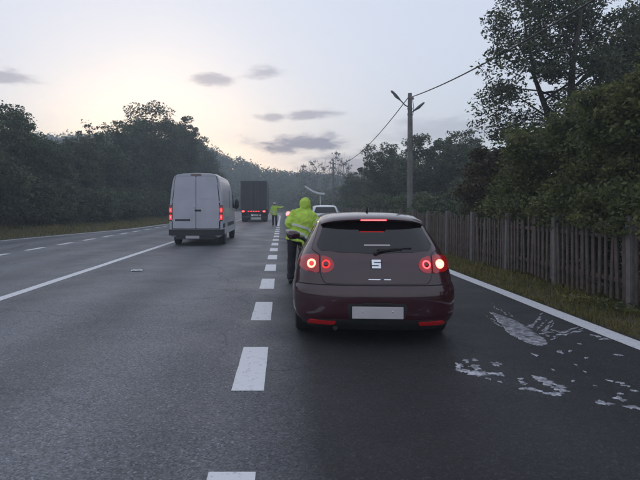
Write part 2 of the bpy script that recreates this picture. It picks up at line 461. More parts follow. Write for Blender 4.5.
def sprigs(n, cx, cy, z, rx, ry, rz):
    out = []
    for _ in range(n):
        a = random.uniform(0, 6.28); f = random.uniform(.5, 1.); out.append((cx + rx * f * math.cos(a), cy + ry * f * math.sin(a), z + rz * (1 - f * f * .7) + random.uniform(0, .3), random.uniform(.12, .3), random.uniform(.12, .3), random.uniform(.2, .5)))
    return out
def tree(name, label, cat, x, y, h, blobs, nclump, per, cr, lsize, lm, trunk_r, group=None, nl=9, lean=(0, 0), asp=.55, stems=None, z0=None):
    z = gz(x, y) if z0 is None else z0
    t = thing(name, label, cat, (x, y, z), 0, group)
    cc, lc = clumps(blobs, nclump, per, cr)
    lc = lc[lc[:, 2] > .05]
    Vv, F = leaves(lc, lsize, asp)
    me = npmesh('crown', Vv, F); me.materials.append(lm); link(bpy.data.objects.new('crown', me), t)
    mbt = MB()
    top = Vector((lean[0], lean[1], h * .8))
    if stems is None: stems = [[(0, 0, -.1), (lean[0] * .2, lean[1] * .2, h * .25), (lean[0] * .6, lean[1] * .6, h * .55), tuple(top)]]
    for st in stems:
        k = len(st); mbt.tube(st, [trunk_r * (1.25 if i == 0 else 1 - .85 * i / (k - 1)) for i in range(k)], 8)
    sel = cc[rng.choice(len(cc), min(nl, len(cc)), replace=False)]
    for q in sel:
        st = stems[random.randrange(len(stems))]
        f = random.uniform(.35, .85); j = f * (len(st) - 1); i0 = int(j); fr = j - i0
        b0 = Vector(st[i0]).lerp(Vector(st[min(i0 + 1, len(st) - 1)]), fr)
        q = Vector(q); mid = b0.lerp(q, .5) + Vector((0, 0, .12 * (q - b0).length * random.uniform(-.5, 1)))
        r0 = trunk_r * .42 * (1 - f * .5)
        mbt.tube([b0, mid, q], [r0, r0 * .6, r0 * .18], 6)
    mbt.build('trunk', M_bark, t, 0)
    return t
def crown_blobs(h, w, n=5, low=.15, sx=1., seed=0):
    r = random.Random(seed); out = []
    for i in range(n):
        f = (i + .5) / n; zz = h * (low + (1 - low) * f * .88)
        rad = w * (.55 + .45 * math.sin(math.pi * min(1, .15 + f * .8)))
        out.append((r.uniform(-.3, .3) * w, r.uniform(-.3, .3) * w, zz, rad * r.uniform(.75, 1.05), rad * r.uniform(.75, 1.05), h * .17 * r.uniform(.9, 1.3)))
    return out

# trees on the left side of the road
LT = [  # px, d, top py, half width m, label
    (-55, 25, 108, 3.0, 'leafy dark tree at the far left margin, nearest of the left row'),
    (6, 32, 99, 2.5, 'rounded dark tree rising highest at the left edge of the picture'),
    (42, 37, 135, 2.4, 'low dark tree beside the tall rounded one on the left'),
    (72, 42, 137, 2.6, 'low dark tree midway along the left hedge line'),
    (101, 47, 136, 2.6, 'low dark tree just left of the pair of big crowns'),
    (128, 53, 121, 3.0, 'middling tree at the left shoulder of the tallest left crown'),
    (154, 59, 103, 4.8, 'tallest broad crowned tree on the left, above and left of the van'),
    (181, 66, 117, 2.7, 'tall narrow tree directly behind the roof of the white van'),
    (206, 84, 141, 3.6, 'tree behind the right half of the white van, where the hill begins'),
]
for i, (px, d, py, hw, lab) in enumerate(LT):
    X, Y, Z = at(px, d, py=py)
    base = gz(X, Y); h = Z - base
    bl = crown_blobs(h, hw, 6, .12, seed=i + 3)
    tree('roadside_tree', lab, 'tree', X, Y, h, bl, 270 if i not in (6, 7) else 380, 125, .36 * hw / 2.6, .052 + .0009 * d, M_leafL if i % 3 else M_leafFar, .16, 'trees along the left of the road', 14)
# bare-looking pale twiggy tree at left
for k, (px, d, py, lab) in enumerate(((97, 60, 120, 'pale thin tree with sparse twigs poking above the left hedge line'),)):
    X, Y, Z = at(px, d, py=py); h = Z - gz(X, Y)
    tree('sparse_tree', lab, 'tree', X, Y, h, [(0, 0, h * .8, 2.6, 2.2, h * .2)], 26, 22, .3, .14, M_leafBrown, .12, None, 22)
# undergrowth shrubs along the left verge
for i in range(11):
    d = 17 + i * 5.2; X = edge_l(d) - 4.8 - random.uniform(0, 1.0); h = random.uniform(2.6, 3.8)
    nth = ['nearest', 'second', 'third', 'fourth', 'fifth', 'sixth', 'seventh', 'eighth', 'ninth', 'tenth', 'farthest'][i]
    tree('roadside_shrub', f'dark bushy shrub on the left verge, {nth} along the row from the camera', 'shrub', X, d, h,
         [(0, 0, h * .45, 2.3, 2.6, h * .45), (.5, 1.2, h * .4, 1.8, 2.2, h * .4), (-.6, -1.2, h * .5, 1.8, 2, h * .45)],
         130, 90, .33, .06 + .001 * d, M_leafL, .06, 'shrubs along the left verge', 8)
# dense wood behind the left row and on the hill (one mass)
def wood(name, label, spots, per, lm, lsize):
    cs = []
    for (x, y, h, w) in spots:
        z = gz(x, y); n = per
        d = rng.normal(size=(n, 3)); d /= np.linalg.norm(d, axis=1)[:, None]
        p = d * (rng.uniform(.25, 1, n) ** .45)[:, None] * np.array([w, w, h * .52]) + np.array([x, y, z + h * .5])
        p += rng.normal(size=(n, 3)) * .35
        cs.append(p)
    Vv, F = leaves(np.concatenate(cs), lsize, .65)
    me = npmesh(name, Vv, F); me.materials.append(lm); o = bpy.data.objects.new(name, me); link(o)
    return tag(o, label, 'wood', kind='stuff')
sp = []
for i in range(170):
    d = random.uniform(24, 125); x = -19 - random.uniform(0, 16) + cv(d)
    px = 282 + 500 * x / d
    hmax = CAMH + (206 - (138 if px < 190 else 138 + (px - 190) * .4)) / 500 * d - gz(x, d)
    h = min(hmax, 9.5) * random.uniform(.78, .97); sp.append((x, d, h, random.uniform(1.6, 2.6)))
wood('woodland', 'dense dark woodland filling in behind the left row of trees', sp, 700, M_leafFar, .18)
sp = []
for i in range(1500):
    y = random.uniform(143, 226); x = random.uniform(-160, 95)
    sp.append((x, y, random.uniform(3.6, 6.8), random.uniform(1.7, 2.9)))
wood('hillside_wood', 'far wooded hillside sloping down to the right beyond the road bend', sp, 130, M_leafFar, .36)

# trees on the right, middle distance
RT = [(358, 62, 171, 3.0, 'small dark tree left of the utility pole, above the white parked car'),
      (386, 46, 146, 2.6, 'dark tree immediately left of the utility pole'),
      (428, 40, 132, 2.6, 'dark rounded tree just right of the utility pole'),
      (462, 37, 134, 2.3, 'dark rounded tree midway between the utility pole and the big feathery tree'),
      (492, 30, 152, 2.0, 'low dark tree at the foot of the big feathery tree'),
      (408, 58, 150, 3.2, 'dim tree farther back behind the utility pole'),
      (446, 66, 150, 4.0, 'dim tree farthest back between the two rounded right trees')]
for i, (px, d, py, hw, lab) in enumerate(RT):
    X, Y, Z = at(px, d, py=py); h = Z - gz(X, Y)
    tree('dark_tree', lab, 'tree', X, Y, h, crown_blobs(h, hw, 6, .1, seed=30 + i), 290, 105, .30, .08, M_leafL, .14, 'trees behind the fence on the right', 12)
# low bushes between those trunks and the fence
for i, (X, d, h, lab) in enumerate(((7.2, 22, 2.2, 'low bush behind the fence nearest the utility pole'), (7.5, 29, 2.5, 'low bush behind the fence past the utility pole'),
                            (7.4, 38, 2.6, 'low bush behind the far fence, above the red car roof'), (7.6, 50, 3.0, 'low bush at the far end of the fence'),
                            (10.5, 27, 3.4, 'bush deep behind the fence under the low dark tree'), (9.5, 18.5, 2.6, 'bush behind the fence beside the tall shrub'))):
    tree('bush', lab, 'shrub', X, d, h, [(0, 0, h * .45, 1.6, 3.2, h * .45), (.4, 1.6, h * .5, 1.2, 2.4, h * .4)], 160, 80, .28, .07, M_leafL, .05, 'bushes behind the right fence', 6)
# thin bare poplars ahead
for i, (px, py, d, lab) in enumerate(((303, 163, 135, 'leftmost thin bare tree on the skyline over the green jacket'), (314, 158, 140, 'thin bare tree on the skyline, second of the bare row'),
                        (325, 158, 132, 'thin bare tree on the skyline above the white parked car'), (336, 150, 128, 'tallest thin bare tree on the skyline, right end of the bare row'),
                        (344, 152, 133, 'thin bare tree touching the sagging cable on the skyline'))):
    X, Y, Z = at(px, d, py=py); h = Z - gz(X, Y)
    st = [[(0, 0, 0), (.1, 0, h * .4), (-.1, .1, h * .75), (.1, 0, h)]] + [[(0, 0, h * .3), (s * .9, .2, h * .55), (s * 1.5, .2, h * random.uniform(.8, .98))] for s in (-1, 1, -.4, .6)]
    tree('bare_tree', lab, 'tree', X, Y, h, [(0, 0, h * .72, 1.9, 1.9, h * .26)], 22, 12, .35, .22, M_leafBrown, .12, 'bare trees on the skyline', 22, stems=st)
sp = [(random.uniform(5, 60), random.uniform(92, 140), random.uniform(4, 6.5), random.uniform(2.5, 4)) for _ in range(130)]
wood('distant_copse', 'dark low copse ahead between the bare trees and the right trees', sp, 200, M_leafFar, .4)

# ------------------------------------------------------------------ near right: tall tree, shrubs over the fence
X, Y = 8.7, 15.0
stems = [[(0, 0, -.1), (.05, .1, 1.6), (.02, .1, 3.6), (.05, 0, 5.6), (.25, .1, 8.3)],
         [(.02, .1, 2.4), (-.45, .3, 4.0), (-.9, .4, 5.4), (-1.35, .2, 7.2)], [(.05, .1, 3.1), (.8, .4, 4.8), (1.6, .3, 6.6)],
         [(.03, .1, 3.6), (-.3, -.5, 5.4), (-.4, -1.2, 7.0)]]
bl = [(-1.5, 0, 5.6, 1.1, 1.2, 1.0), (-.5, .3, 6.7, 1.3, 1.3, 1.1), (.9, .2, 6.6, 1.4, 1.3, 1.2), (-1.9, .2, 4.3, .8, 1, .8), (1.8, 0, 5.4, 1.2, 1.2, 1.0),
      (0, 0, 8.0, 1.5, 1.4, 1.0), (-.3, -.9, 5.2, 1.3, .9, .9), (2.6, .3, 6.8, 1.2, 1.2, 1.2), (-1.5, .2, 7.3, 1.0, 1, .9), (-2.0, 0, 3.4, .8, .9, .6), (.6, .4, 4.6, 1.2, 1., .7), (-1.2, .3, 3.6, 1.0, 1., .7), (.3, .5, 3.7, 1.3, 1., .7), (1.9, .3, 4.2, 1.2, 1, .8), (-2.2, .3, 5.0, .7, .8, .6)]
tree('feathery_tree', 'tall sparse feathery tree with two dark trunks behind the right fence', 'tree', X, Y, 9.0, bl, 420, 95, .26, .055, M_leafAc, .14, None, 26, stems=stems, asp=.4)
tree('tall_tree', 'tall tree behind the feathery one at the right picture edge', 'tree', 13.5, 17.5, 9.5,
     [(0, 0, 6.5, 2.2, 2, 2.2), (-1.2, 0, 4.2, 1.7, 1.6, 1.5), (1, 0, 8, 2, 2, 1.5), (-.4, -.5, 5.2, 2.2, 1.5, 1.5)], 360, 90, .3, .065, M_leafR, .16, None, 16)
tree('fence_shrub', 'large yellow green shrub spilling over the fence at the right edge', 'shrub', 6.35, 8.4, 3.4,
     [(0, 0, 2.5, 1.25, 1.3, 1.0), (-.35, .3, 1.7, 1.0, 1.4, .75), (.5, -.6, 2.6, 1.2, 1.2, 1.0), (-.62, -.9, 1.5, .85, .9, .5), (-1.22, -.4, 1.36, .42, 1.2, .34), (-1.15, .8, 1.42, .4, .9, .33), (-1.2, -1.3, 1.3, .35, .6, .36), (.3, .8, 3.0, 1.1, 1.1, .7), (-.5, -.2, 2.9, .8, .9, .6)] + sprigs(16, 0, 0, 2.6, 1.3, 1.5, .9), 700, 95, .15, .036, M_leafR, .06, 'shrubs overhanging the fence', 14)
tree('fence_shrub', 'olive brown shrub rising behind the fence between two pale posts', 'shrub', 6.4, 11.6, 3.2,
     [(0, 0, 2.3, 1.2, 1.4, 1.0), (-.3, .9, 1.6, .95, 1.2, .7), (.4, -.9, 2.9, 1.1, 1.2, 1.0), (-1.2, -.6, 1.45, .35, .9, .25), (-.45, -.6, 1.5, .8, 1, .6)] + sprigs(14, .1, -.3, 2.4, 1.3, 1.5, .9), 500, 85, .17, .04, M_leafR, .06, 'shrubs overhanging the fence', 12)
tree('fence_shrub', 'dull brownish shrub behind the fence, farthest of the overhanging shrubs', 'shrub', 6.7, 15.2, 2.9,
     [(0, 0, 2.0, 1.2, 1.7, 1.0), (.5, 1.5, 1.7, 1.1, 1.4, .9), (.6, -1, 2.6, 1.1, 1.2, 1.0)] + sprigs(10, .2, 0, 2.1, 1.2, 1.7, .8), 340, 75, .2, .05, M_leafBrown, .06, 'shrubs overhanging the fence', 10)
tree('fence_shrub', 'dense green shrub behind the fence nearest the camera', 'shrub', 6.6, 5.2, 3.6,
     [(0, 0, 2.0, 1.2, 1.4, 1.0), (.4, .6, 2.6, 1.2, 1.2, .8), (-.3, .4, 1.5, .9, 1.2, .6)], 300, 70, .17, .04, M_leafR, .06, 'shrubs overhanging the fence', 10)
# hanging ivy-like undergrowth that closes the view between the slats
sp = []
tree('hedge', 'dark hedge close behind the right fence slats', 'hedge', 6.0, 10.5, 1.3,
     [(0, k, .62, .55, 1.3, .6) for k in (-6, -4, -2, 0, 2, 4, 6, 8, 10)], 420, 60, .16, .05, M_leafL, .03, None, 12)

# ------------------------------------------------------------------ fence
FX = EDR + 1.10
fence = thing('picket_fence', 'weathered grey wooden slat fence with pale concrete posts along the right verge', 'fence', (FX, 2.2, 0))
pm = MB().box(-.06, .06, -.06, .06, -.1, 1.36).build('post', M_conc, fence, 40, .012)
post_me = pm.data
sm = MB().add([(-.011, -.03, .07), (.011, -.03, .07), (.011, .03, .07), (-.011, .03, .07), (-.011, -.027, 1.22), (.011, -.027, 1.22), (.011, .029, 1.22), (-.011, .029, 1.22), (-.011, .004, 1.235), (.011, .004, 1.235)],
              [(0, 3, 2, 1), (0, 1, 5, 4), (2, 3, 7, 6), (1, 2, 6, 9, 5), (3, 0, 4, 8, 7), (4, 5, 9, 8), (6, 7, 8, 9)]).build('slat', M_slat, fence)
slat_me = sm.data
first_p = first_s = True
nb = 20
for b in range(nb):
    y0 = 1.0 + 2.0 * b
    o = pm if first_p else link(bpy.data.objects.new('post', post_me), fence); first_p = False
    o.location = (0 + random.uniform(-.01, .01), y0, gz(FX, y0 + 2.2) - random.uniform(0, .05)); o.rotation_euler = (random.uniform(-.015, .015), random.uniform(-.015, .015), 0)
    if b == nb - 1: break
    zb = gz(FX, y0 + 3.2)
    for zz in (.32, .98):
        MB().box(-.005, .035, y0 + .065, y0 + 1.935, zb + zz, zb + zz + .07).build('rail', M_slat, fence)
    for k in range(13):
        o = sm if first_s else link(bpy.data.objects.new('slat', slat_me), fence); first_s = False
        o.location = (-.020 + random.uniform(-.004, .002), y0 + .13 + k * .145 + random.uniform(-.012, .012), zb + random.uniform(-.05, .04))
        o.rotation_euler = (random.gauss(0, .02), random.gauss(0, .01), random.gauss(0, .1)); o.scale = (1, random.uniform(.85, 1.4), random.uniform(.93, 1.05))

# ------------------------------------------------------------------ utility pole, cable
PX, PD = 6.65, 26.0
PH = CAMH + (206 - 95) / 500 * PD
pole = thing('utility_pole', 'tall concrete utility pole with two street lamp arms above the right trees', 'utility pole', (PX, PD, gz(PX, PD)))
MB().tube([(0, 0, -.2), (0, 0, 3), (0, 0, PH)], [.17, .14, .105], 12).build('shaft', M_pole, pole, 30)
def lamp_arm(pts, r):
    a = MB().tube(pts, r, 8).build('lamp_arm', M_lampm, pole, 0)
    p, q = Vector(pts[-2]), Vector(pts[-1]); d = (q - p).normalized()
    h = MB()
    h.tube([q - d * .06, q + d * .05, q + d * .3, q + d * .58, q + d * .64], [(.04, .03), (.085, .05), (.13, .075), (.11, .055), (.03, .02)], 10, ref=(0, 1, 0))
    hd = h.build('lamp_head', M_lampm, a, 40)
    g = MB(); g.tube([q + d * .12 + Vector((0, 0, -.055)), q + d * .3 + Vector((0, 0, -.085)), q + d * .52 + Vector((0, 0, -.06))], [(.05, .02), (.09, .03), (.06, .02)], 10, ref=(0, 1, 0)); g.build('lamp_bowl', M_lampg, a, 0)
zt = PH
lamp_arm([(0, 0, zt - .75), (-.25, 0, zt - .62), (-.55, -.05, zt - .33)], .032)
lamp_arm([(0, 0, zt - 1.05), (.12, -.02, zt - .98), (.22, -.05, zt - .90)], .032)
for zz in (zt - .8, zt - 1.1): MB().lathe([(zz - .04, .135), (zz + .04, .135), (zz + .04, .10), (zz - .04, .10), (zz - .04, .135)], 'z', 14).build('clamp', M_lampm, pole)
MB().box(-.03, .2, -.05, .05, zt - .32, zt - .22).build('cable_bracket', M_lampm, pole)
MB().tube([(.12, -.09, zt - .3), (.17, -.1, zt - .8), (.1, -.14, zt - 1.3), (.11, -.13, 4.5)], .015, 6).build('down_cable', M_cable, pole)
p2 = thing('utility_pole', 'small distant utility pole where the sagging cable ends', 'utility pole', (PX + .1, 66, gz(PX, 66)))
MB().tube([(0, 0, -.2), (0, 0, 3.6), (0, 0, PH)], [.17, .14, .105], 10).build('shaft', M_pole, p2, 30)
MB().box(-.3, .3, -.05, .05, PH - .3, PH - .2).build('cable_bracket', M_lampm, p2)
def cable(y0, y1, sag, lab):
    pts = []
    for i in range(41):
        t = i / 40; pts.append((PX - .12 + .12 * 0, y0 + (y1 - y0) * t, PH - .25 + .08 - 4 * sag * t * (1 - t)))
    o = MB().tube(pts, .024, 6).build('overhead_cable', M_cable, None, 0)
    tag(o, lab, 'cable', 'cables strung from the utility pole')
cable(-14, 26, 1.35, 'black cable rising from the utility pole to the upper right over the road')
cable(26, 66, 1.2, 'black cable sagging from the utility pole down to the left')

# canopy far ahead on the right
cp = thing('shelter_canopy', 'pale sloping curved canopy on a post above the green jacketed person', 'shelter', (5.6, 70, gz(5.6, 70)))
P = [[(-2.4 + 2.7 * t, yy, (4.05 - 1.05 * t - .28 * math.sin(math.pi * t)) + dz) for t in [i / 8 for i in range(9)]] for yy, dz in ((-.9, 0), (-.9, .26), (.9, .26), (.9, 0), (-.9, 0))]
MB().grid(P).build('roof', M_canopy, cp, 40)
MB().tube([(-.2, 0, -.1), (-.2, 0, 1.6), (-.25, 0, 3.05)], .09, 8).build('post', M_canopy, cp, 30)
MB().box(-.02, .05, -.85, .85, .3, 2.1).build('back_panel', M_glass, cp)

# ------------------------------------------------------------------ verge grass (stuff)
def blades(name, label, n, xf, y0, y1, hmin, hmax, pw=1.6):
    u = rng.uniform(0, 1, n); yy = y0 + (y1 - y0) * u ** pw; v = rng.uniform(0, 1, n)
    V = np.zeros((n, 3, 3)); F = np.arange(3 * n).reshape(n, 3)
    tuft = np.sin(yy * 5.1) * np.sin(v * 9 + yy * 2.3) * .35 + .75
    for i in range(n):
        x = xf(yy[i], v[i]); z = gz(x, yy[i]) if not (-.01 < 0 and False) else 0
        a = rng.uniform(0, 6.28); w = .004 + .0007 * yy[i]; h = rng.uniform(hmin, hmax) * tuft[i]; l = rng.normal(0, .45, 2) * h
        c, s = math.cos(a) * w, math.sin(a) * w
        V[i] = ((x - c, yy[i] - s, z - .02), (x + c, yy[i] + s, z - .02), (x + l[0], yy[i] + l[1], z + h))
    me = npmesh(name, V.reshape(-1, 3), F); me.materials.append(M_blade); o = bpy.data.objects.new(name, me); link(o)
    tag(o, label, 'grass', kind='stuff')
blades('verge_grass', 'short yellowish grass on the verge below the right fence', 42000, lambda y, v: EDR + .19 + 1.6 * v ** 1.15 + cv(y), 2.5, 45, .03, .15)
blades('verge_grass', 'rough dark grass on the left verge before the trees', 26000, lambda y, v: edge_l(y) - .4 - 6 * v, 12, 75, .08, .30)
# pale weed tuft on the verge
def weed(x, y, n, sp_, ls, m, lab):
    t = thing('weed_tuft', lab, 'weed', (x, y, gz(x, y)))
    V_, F_ = leaves(rng.normal(size=(n, 3)) * np.array(sp_) + np.array([0, 0, .06]), ls, .45)
    me = npmesh('leaves', V_, F_); me.materials.append(m); tag(link(bpy.data.objects.new('leaves', me), t), kind='stuff')
weed(4.62, 7.75, 260, (.13, .10, .035), .024, M_weed, 'pale yellow weed tuft in the grass at the foot of the fence')
weed(4.75, 7.1, 220, (.12, .16, .04), .028, M_leafR, 'green weed tuft in the grass nearest the right picture edge')

# ------------------------------------------------------------------ spilled milky liquid and debris on the right lane
def blob_mesh(mbx, cx, cy, rx, ry, ang, rough=.35, n=26, h=.006):
    ph = [random.uniform(0, 6.28) for _ in range(5)]
    ring = []
    for i in range(n):
        a = 2 * math.pi * i / n
        k = 1 + rough * (.5 * math.sin(2 * a + ph[0]) + .35 * math.sin(3 * a + ph[1]) + .3 * math.sin(5 * a + ph[2]) + .25 * math.sin(8 * a + ph[3])) + random.uniform(-.06, .06)
        ring.append((rx * k * math.cos(a), ry * k * math.sin(a)))
    ca, sa = math.cos(ang), math.sin(ang)
    P = []
    for f, z in ((1.0, .001), (.93, h * .75), (.6, h)):
        P.append([(cx + f * (x * ca - y * sa), cy + f * (x * sa + y * ca), z) for x, y in ring])
    o = len(mbx.v); mbx.grid(P, True); mbx.f.append(tuple(o + 2 * n + k for k in range(n)))
def gp(px, py): d = CAMH * 500 / (py - 206); return ((px - 282) / 500 * d, d)
def streak(mbx, a, b, w):
    (x0, y0), (x1, y1) = gp(*a), gp(*b); L = math.hypot(x1 - x0, y1 - y0)
    blob_mesh(mbx, (x0 + x1) / 2, (y0 + y1) / 2, L / 2, w, math.atan2(y1 - y0, x1 - x0), .5, 18, .005)
def poly_puddle(parent, pts, h=.006):
    g = [gp(*p) for p in rpoly(pts, 6, 3)]; g2 = []
    for a, b in zip(g, g[1:] + g[:1]):
        g2 += [a, ((a[0] + b[0]) / 2 + random.uniform(-.02, .02), (a[1] + b[1]) / 2 + random.uniform(-.045, .045))]
    n = len(g2); cx = sum(p[0] for p in g2) / n; cy = sum(p[1] for p in g2) / n
    m_ = MB().grid([[(cx + (x - cx) * f, cy + (y - cy) * f, z) for x, y in g2] for f, z in ((1, .001), (.94, h * .8), (.6, h))], True)
    m_.f.append(tuple(2 * n + k for k in range(n))); return m_.build('puddle', M_spill, parent, 50)
def spill(lab, loc=(0, 0, 0)): return thing('liquid_spill', lab, 'spill')
s1 = spill('whitish liquid splash with fine spray streaks on the dark lane beside the white line')
poly_puddle(s1, [(489, 311), (500, 315), (513, 319), (524, 325), (534, 332), (545, 339), (548, 344), (539, 346), (530, 344), (522, 341), (511, 335), (503, 327), (496, 319)])
for a, b, w in (((530, 328), (541, 317), .012), ((536, 331), (546, 319), .009), ((533, 326), (543, 312), .006), ((540, 333), (553, 321), .012), ((545, 331), (556, 322), .008),
                ((538, 334), (560, 330), .014), ((546, 337), (572, 330), .016), ((552, 336), (583, 331), .014), ((560, 333), (578, 327), .010), ((570, 333), (584, 328), .008), ((548, 340), (566, 336), .010),
                ((527, 327), (536, 323), .012), ((500, 318), (489, 312), .008), ((497, 322), (486, 316), .006), ((503, 327), (491, 321), .006), ((508, 316), (500, 309), .006), ((500, 311), (492, 304), .006), ((512, 318), (508, 312), .006)):
    nd = random.randint(3, 6)
    for q in range(nd):
        t0 = (q + random.uniform(0, .5)) / nd; t1 = min(1, t0 + random.uniform(.4, 1.3) / nd); jx, jy = random.gauss(0, .7), random.gauss(0, .5)
        m_ = MB(); streak(m_, (a[0] + (b[0] - a[0]) * t0 + jx, a[1] + (b[1] - a[1]) * t0 + jy), (a[0] + (b[0] - a[0]) * t1 + jx, a[1] + (b[1] - a[1]) * t1 + jy), w * random.uniform(.7, 1.9) * (1.3 - .6 * t0))
        m_.build('streak', M_spill, s1, 50)
def spill_group(pts, lab):
    t = spill(lab)
    for (px, py, wpx, hpx) in pts:
        d = CAMH * 500 / (py - 206); x = (px - 282) / 500 * d; m_ = MB()
        blob_mesh(m_, x, d, wpx / 500 * d / 2, hpx * d * d / (CAMH * 500) / 2, random.uniform(-.5, .1), .75, 28)
        m_.build('puddle', M_spill, t, 50)
spill_group(((459, 366, 9, 5), (463, 371, 9, 4), (470, 372, 14, 5), (475, 367, 11, 4), (480, 374, 17, 4.5), (490, 374, 3, 2), (497, 374, 11, 4), (496, 364, 8, 4), (466, 361, 6, 3), (475, 360, 5, 2), (489, 379, 4, 2), (500, 382, 3, 1.5)), 'broken row of whitish puddles nearest the rear of the dark red car')
spill_group(((523, 383, 7, 3), (528, 389, 10, 4), (535, 390, 10, 3), (539, 378, 9, 4), (546, 382, 16, 6), (559, 388, 15, 5), (554, 394, 17, 3.5), (521, 379, 4, 2), (563, 391, 7, 3)), 'cluster of whitish puddles at the bottom centre of the right lane')
spill_group(((600, 402, 8, 3), (606, 404, 12, 2.5), (618, 398, 8, 2.5), (622, 400, 9, 2), (620, 394, 5, 2), (630, 407, 10, 3), (636, 408, 10, 2.5), (621, 383, 7, 1.6), (626, 386, 6, 1.6), (634, 391, 5, 2), (610, 381, 4, 2), (618, 355, 6, 1.6), (596, 336, 8, 1.8), (605, 339, 9, 1.6)), 'scattered whitish drops near the right picture edge')
spill_group(((560, 352, 6, 3), (535, 355, 4, 2.5), (553, 370, 2.5, 1.6), (576, 365, 2.5, 1.6), (586, 358, 3, 1.6), (573, 381, 2.5, 1.8), (570, 351, 3, 2), (595, 386, 2.5, 1.6), (585, 372, 2, 1.4), (580, 344, 3, 1.2)), 'small whitish drips between the splash and the puddles')
x, y = gp(137, 271)
m_ = MB(); m_.grid([[(-.13 + .26 * i / 5, -.10 + .2 * j / 3, .004 + .02 * abs(math.sin(i * 1.3 + j))) for i in range(6)] for j in range(4)])
o = m_.build('paper_scrap', M_stud, None, 0); o.location = (x, y, .004); o.rotation_euler = (0, 0, .15); tag(o, 'small pale crumpled scrap lying alone on the left lane', 'litter')

# ------------------------------------------------------------------ cars
class Body:
    """car shell from horizontal outlines: rear yr(z), front yf(z), half width w(z)"""
    def __init__(s, yr, yf, w, dr, df, n=3.4, nf=2.6):
        s.yr, s.yf, s.w, s.dr, s.df, s.n, s.nf = itp(yr), itp(yf), itp(w), itp(dr), itp(df), n, nf
        s.z0, s.z1 = w[0][0], w[-1][0]
    def rear(s, x, z):
        w = s.w(z); q = min(.9995, abs(x) / w)
        return s.yr(z) + s.dr(z) * (1 - (1 - q ** s.n) ** (1 / s.n))
    def rear_pn(s, x, z, off):
        e = .004; y = s.rear(x, z)
        yx = (s.rear(x + e, z) - s.rear(x - e, z)) / (2 * e); yz = (s.rear(x, z + e) - s.rear(x, z - e)) / (2 * e)
        n = Vector((yx, -1, yz)).normalized(); return Vector((x, y, z)) + n * off, n
    def side(s, y, z):
        w = s.w(z); yr, yf, dr, df = s.yr(z), s.yf(z), s.dr(z), s.df(z)
        if y < yr + dr: return w * max(0, 1 - (1 - max(0, (y - yr) / dr)) ** s.n) ** (1 / s.n)
        if y > yf - df: return w * max(0, 1 - (1 - max(0, (yf - y) / df)) ** s.nf) ** (1 / s.nf)
        return w
    def side_pn(s, y, z, off, sg):
        e = .004; x = s.side(y, z)
        xy = (s.side(y + e, z) - s.side(y - e, z)) / (2 * e); xz = (s.side(y, z + e) - s.side(y, z - e)) / (2 * e)
        n = Vector((1, -xy, -xz)).normalized(); p = Vector((x, y, z)) + n * off
        return Vector((sg * p.x, p.y, p.z))
    def outline(s, z):
        w, yr, yf, dr, df = s.w(z), s.yr(z), s.yf(z), s.dr(z), s.df(z)
        o = []
        K = 18
        for i in range(K + 1):
            th = math.pi / 2 * i / K; o.append((w * math.sin(th) ** (2 / s.n), yr + dr * (1 - math.cos(th) ** (2 / s.n) if i < K else 1)))
        a, b = yr + dr, yf - df
        for i in range(1, 10): o.append((w, a + (b - a) * i / 10))
        for i in range(K + 1):
            th = math.pi / 2 * (1 - i / K); o.append((w * max(0, math.sin(th)) ** (2 / s.nf), yf - df * (1 - (math.cos(th) ** (2 / s.nf) if i else 0))))
        return o + [(-x, y) for x, y in reversed(o[1:-1])]
    def shell(s, nz=64, extra=()):
        P = []
        zs = sorted(set([s.z0 + (s.z1 - s.z0) * i / nz for i in range(nz + 1)] + list(extra)))
        for z in zs: P.append([(x, y, z) for x, y in s.outline(z)])
        m_ = MB(); m_.grid(P, True); n = len(P[0])
        m_.f.append(tuple(reversed(range(n)))); e = (len(P) - 1) * n; m_.f.append(tuple(e + k for k in range(n)))
        return m_
    def _scan(s, poly, nz, nx):
        zs_ = [p[1] for p in poly]; z0, z1 = min(zs_), max(zs_); rows = []
        for i in range(nz + 1):
            z = z0 + (z1 - z0) * (i / nz); z_ = min(max(z, z0 + 1e-4), z1 - 1e-4); xs = []
            for a, b in zip(poly, poly[1:] + poly[:1]):
                if (a[1] - z_) * (b[1] - z_) <= 0 and a[1] != b[1]: xs.append(a[0] + (b[0] - a[0]) * (z_ - a[1]) / (b[1] - a[1]))
            xa, xb = min(xs), max(xs); rows.append([(xa + (xb - xa) * k / nx, z) for k in range(nx + 1)])
        return rows
    def patch(s, name, m, parent, poly, off, side=0, nz=14, nx=24, deep=.02):
        rows = s._scan(poly, nz, nx)
        fn = (lambda a, z, o: s.rear_pn(a, z, o)[0]) if not side else (lambda a, z, o: s.side_pn(a, z, o, side))
        m_ = MB(); Q = [[fn(a, z, off) for a, z in r] for r in rows]; m_.grid(Q)
        rim = [rows[0][k] for k in range(nx + 1)] + [rows[i][nx] for i in range(1, nz + 1)] + [rows[nz][k] for k in range(nx - 1, -1, -1)] + [rows[i][0] for i in range(nz - 1, 0, -1)]
        A = [fn(a, z, off) for a, z in rim]; B = [fn(a, z, off - deep) for a, z in rim]
        m_.grid([A + [A[0]], B + [B[0]]])
        return m_.build(name, m, parent, 35)
def mirx(pts): return [(-x, z) for x, z in reversed(pts)]
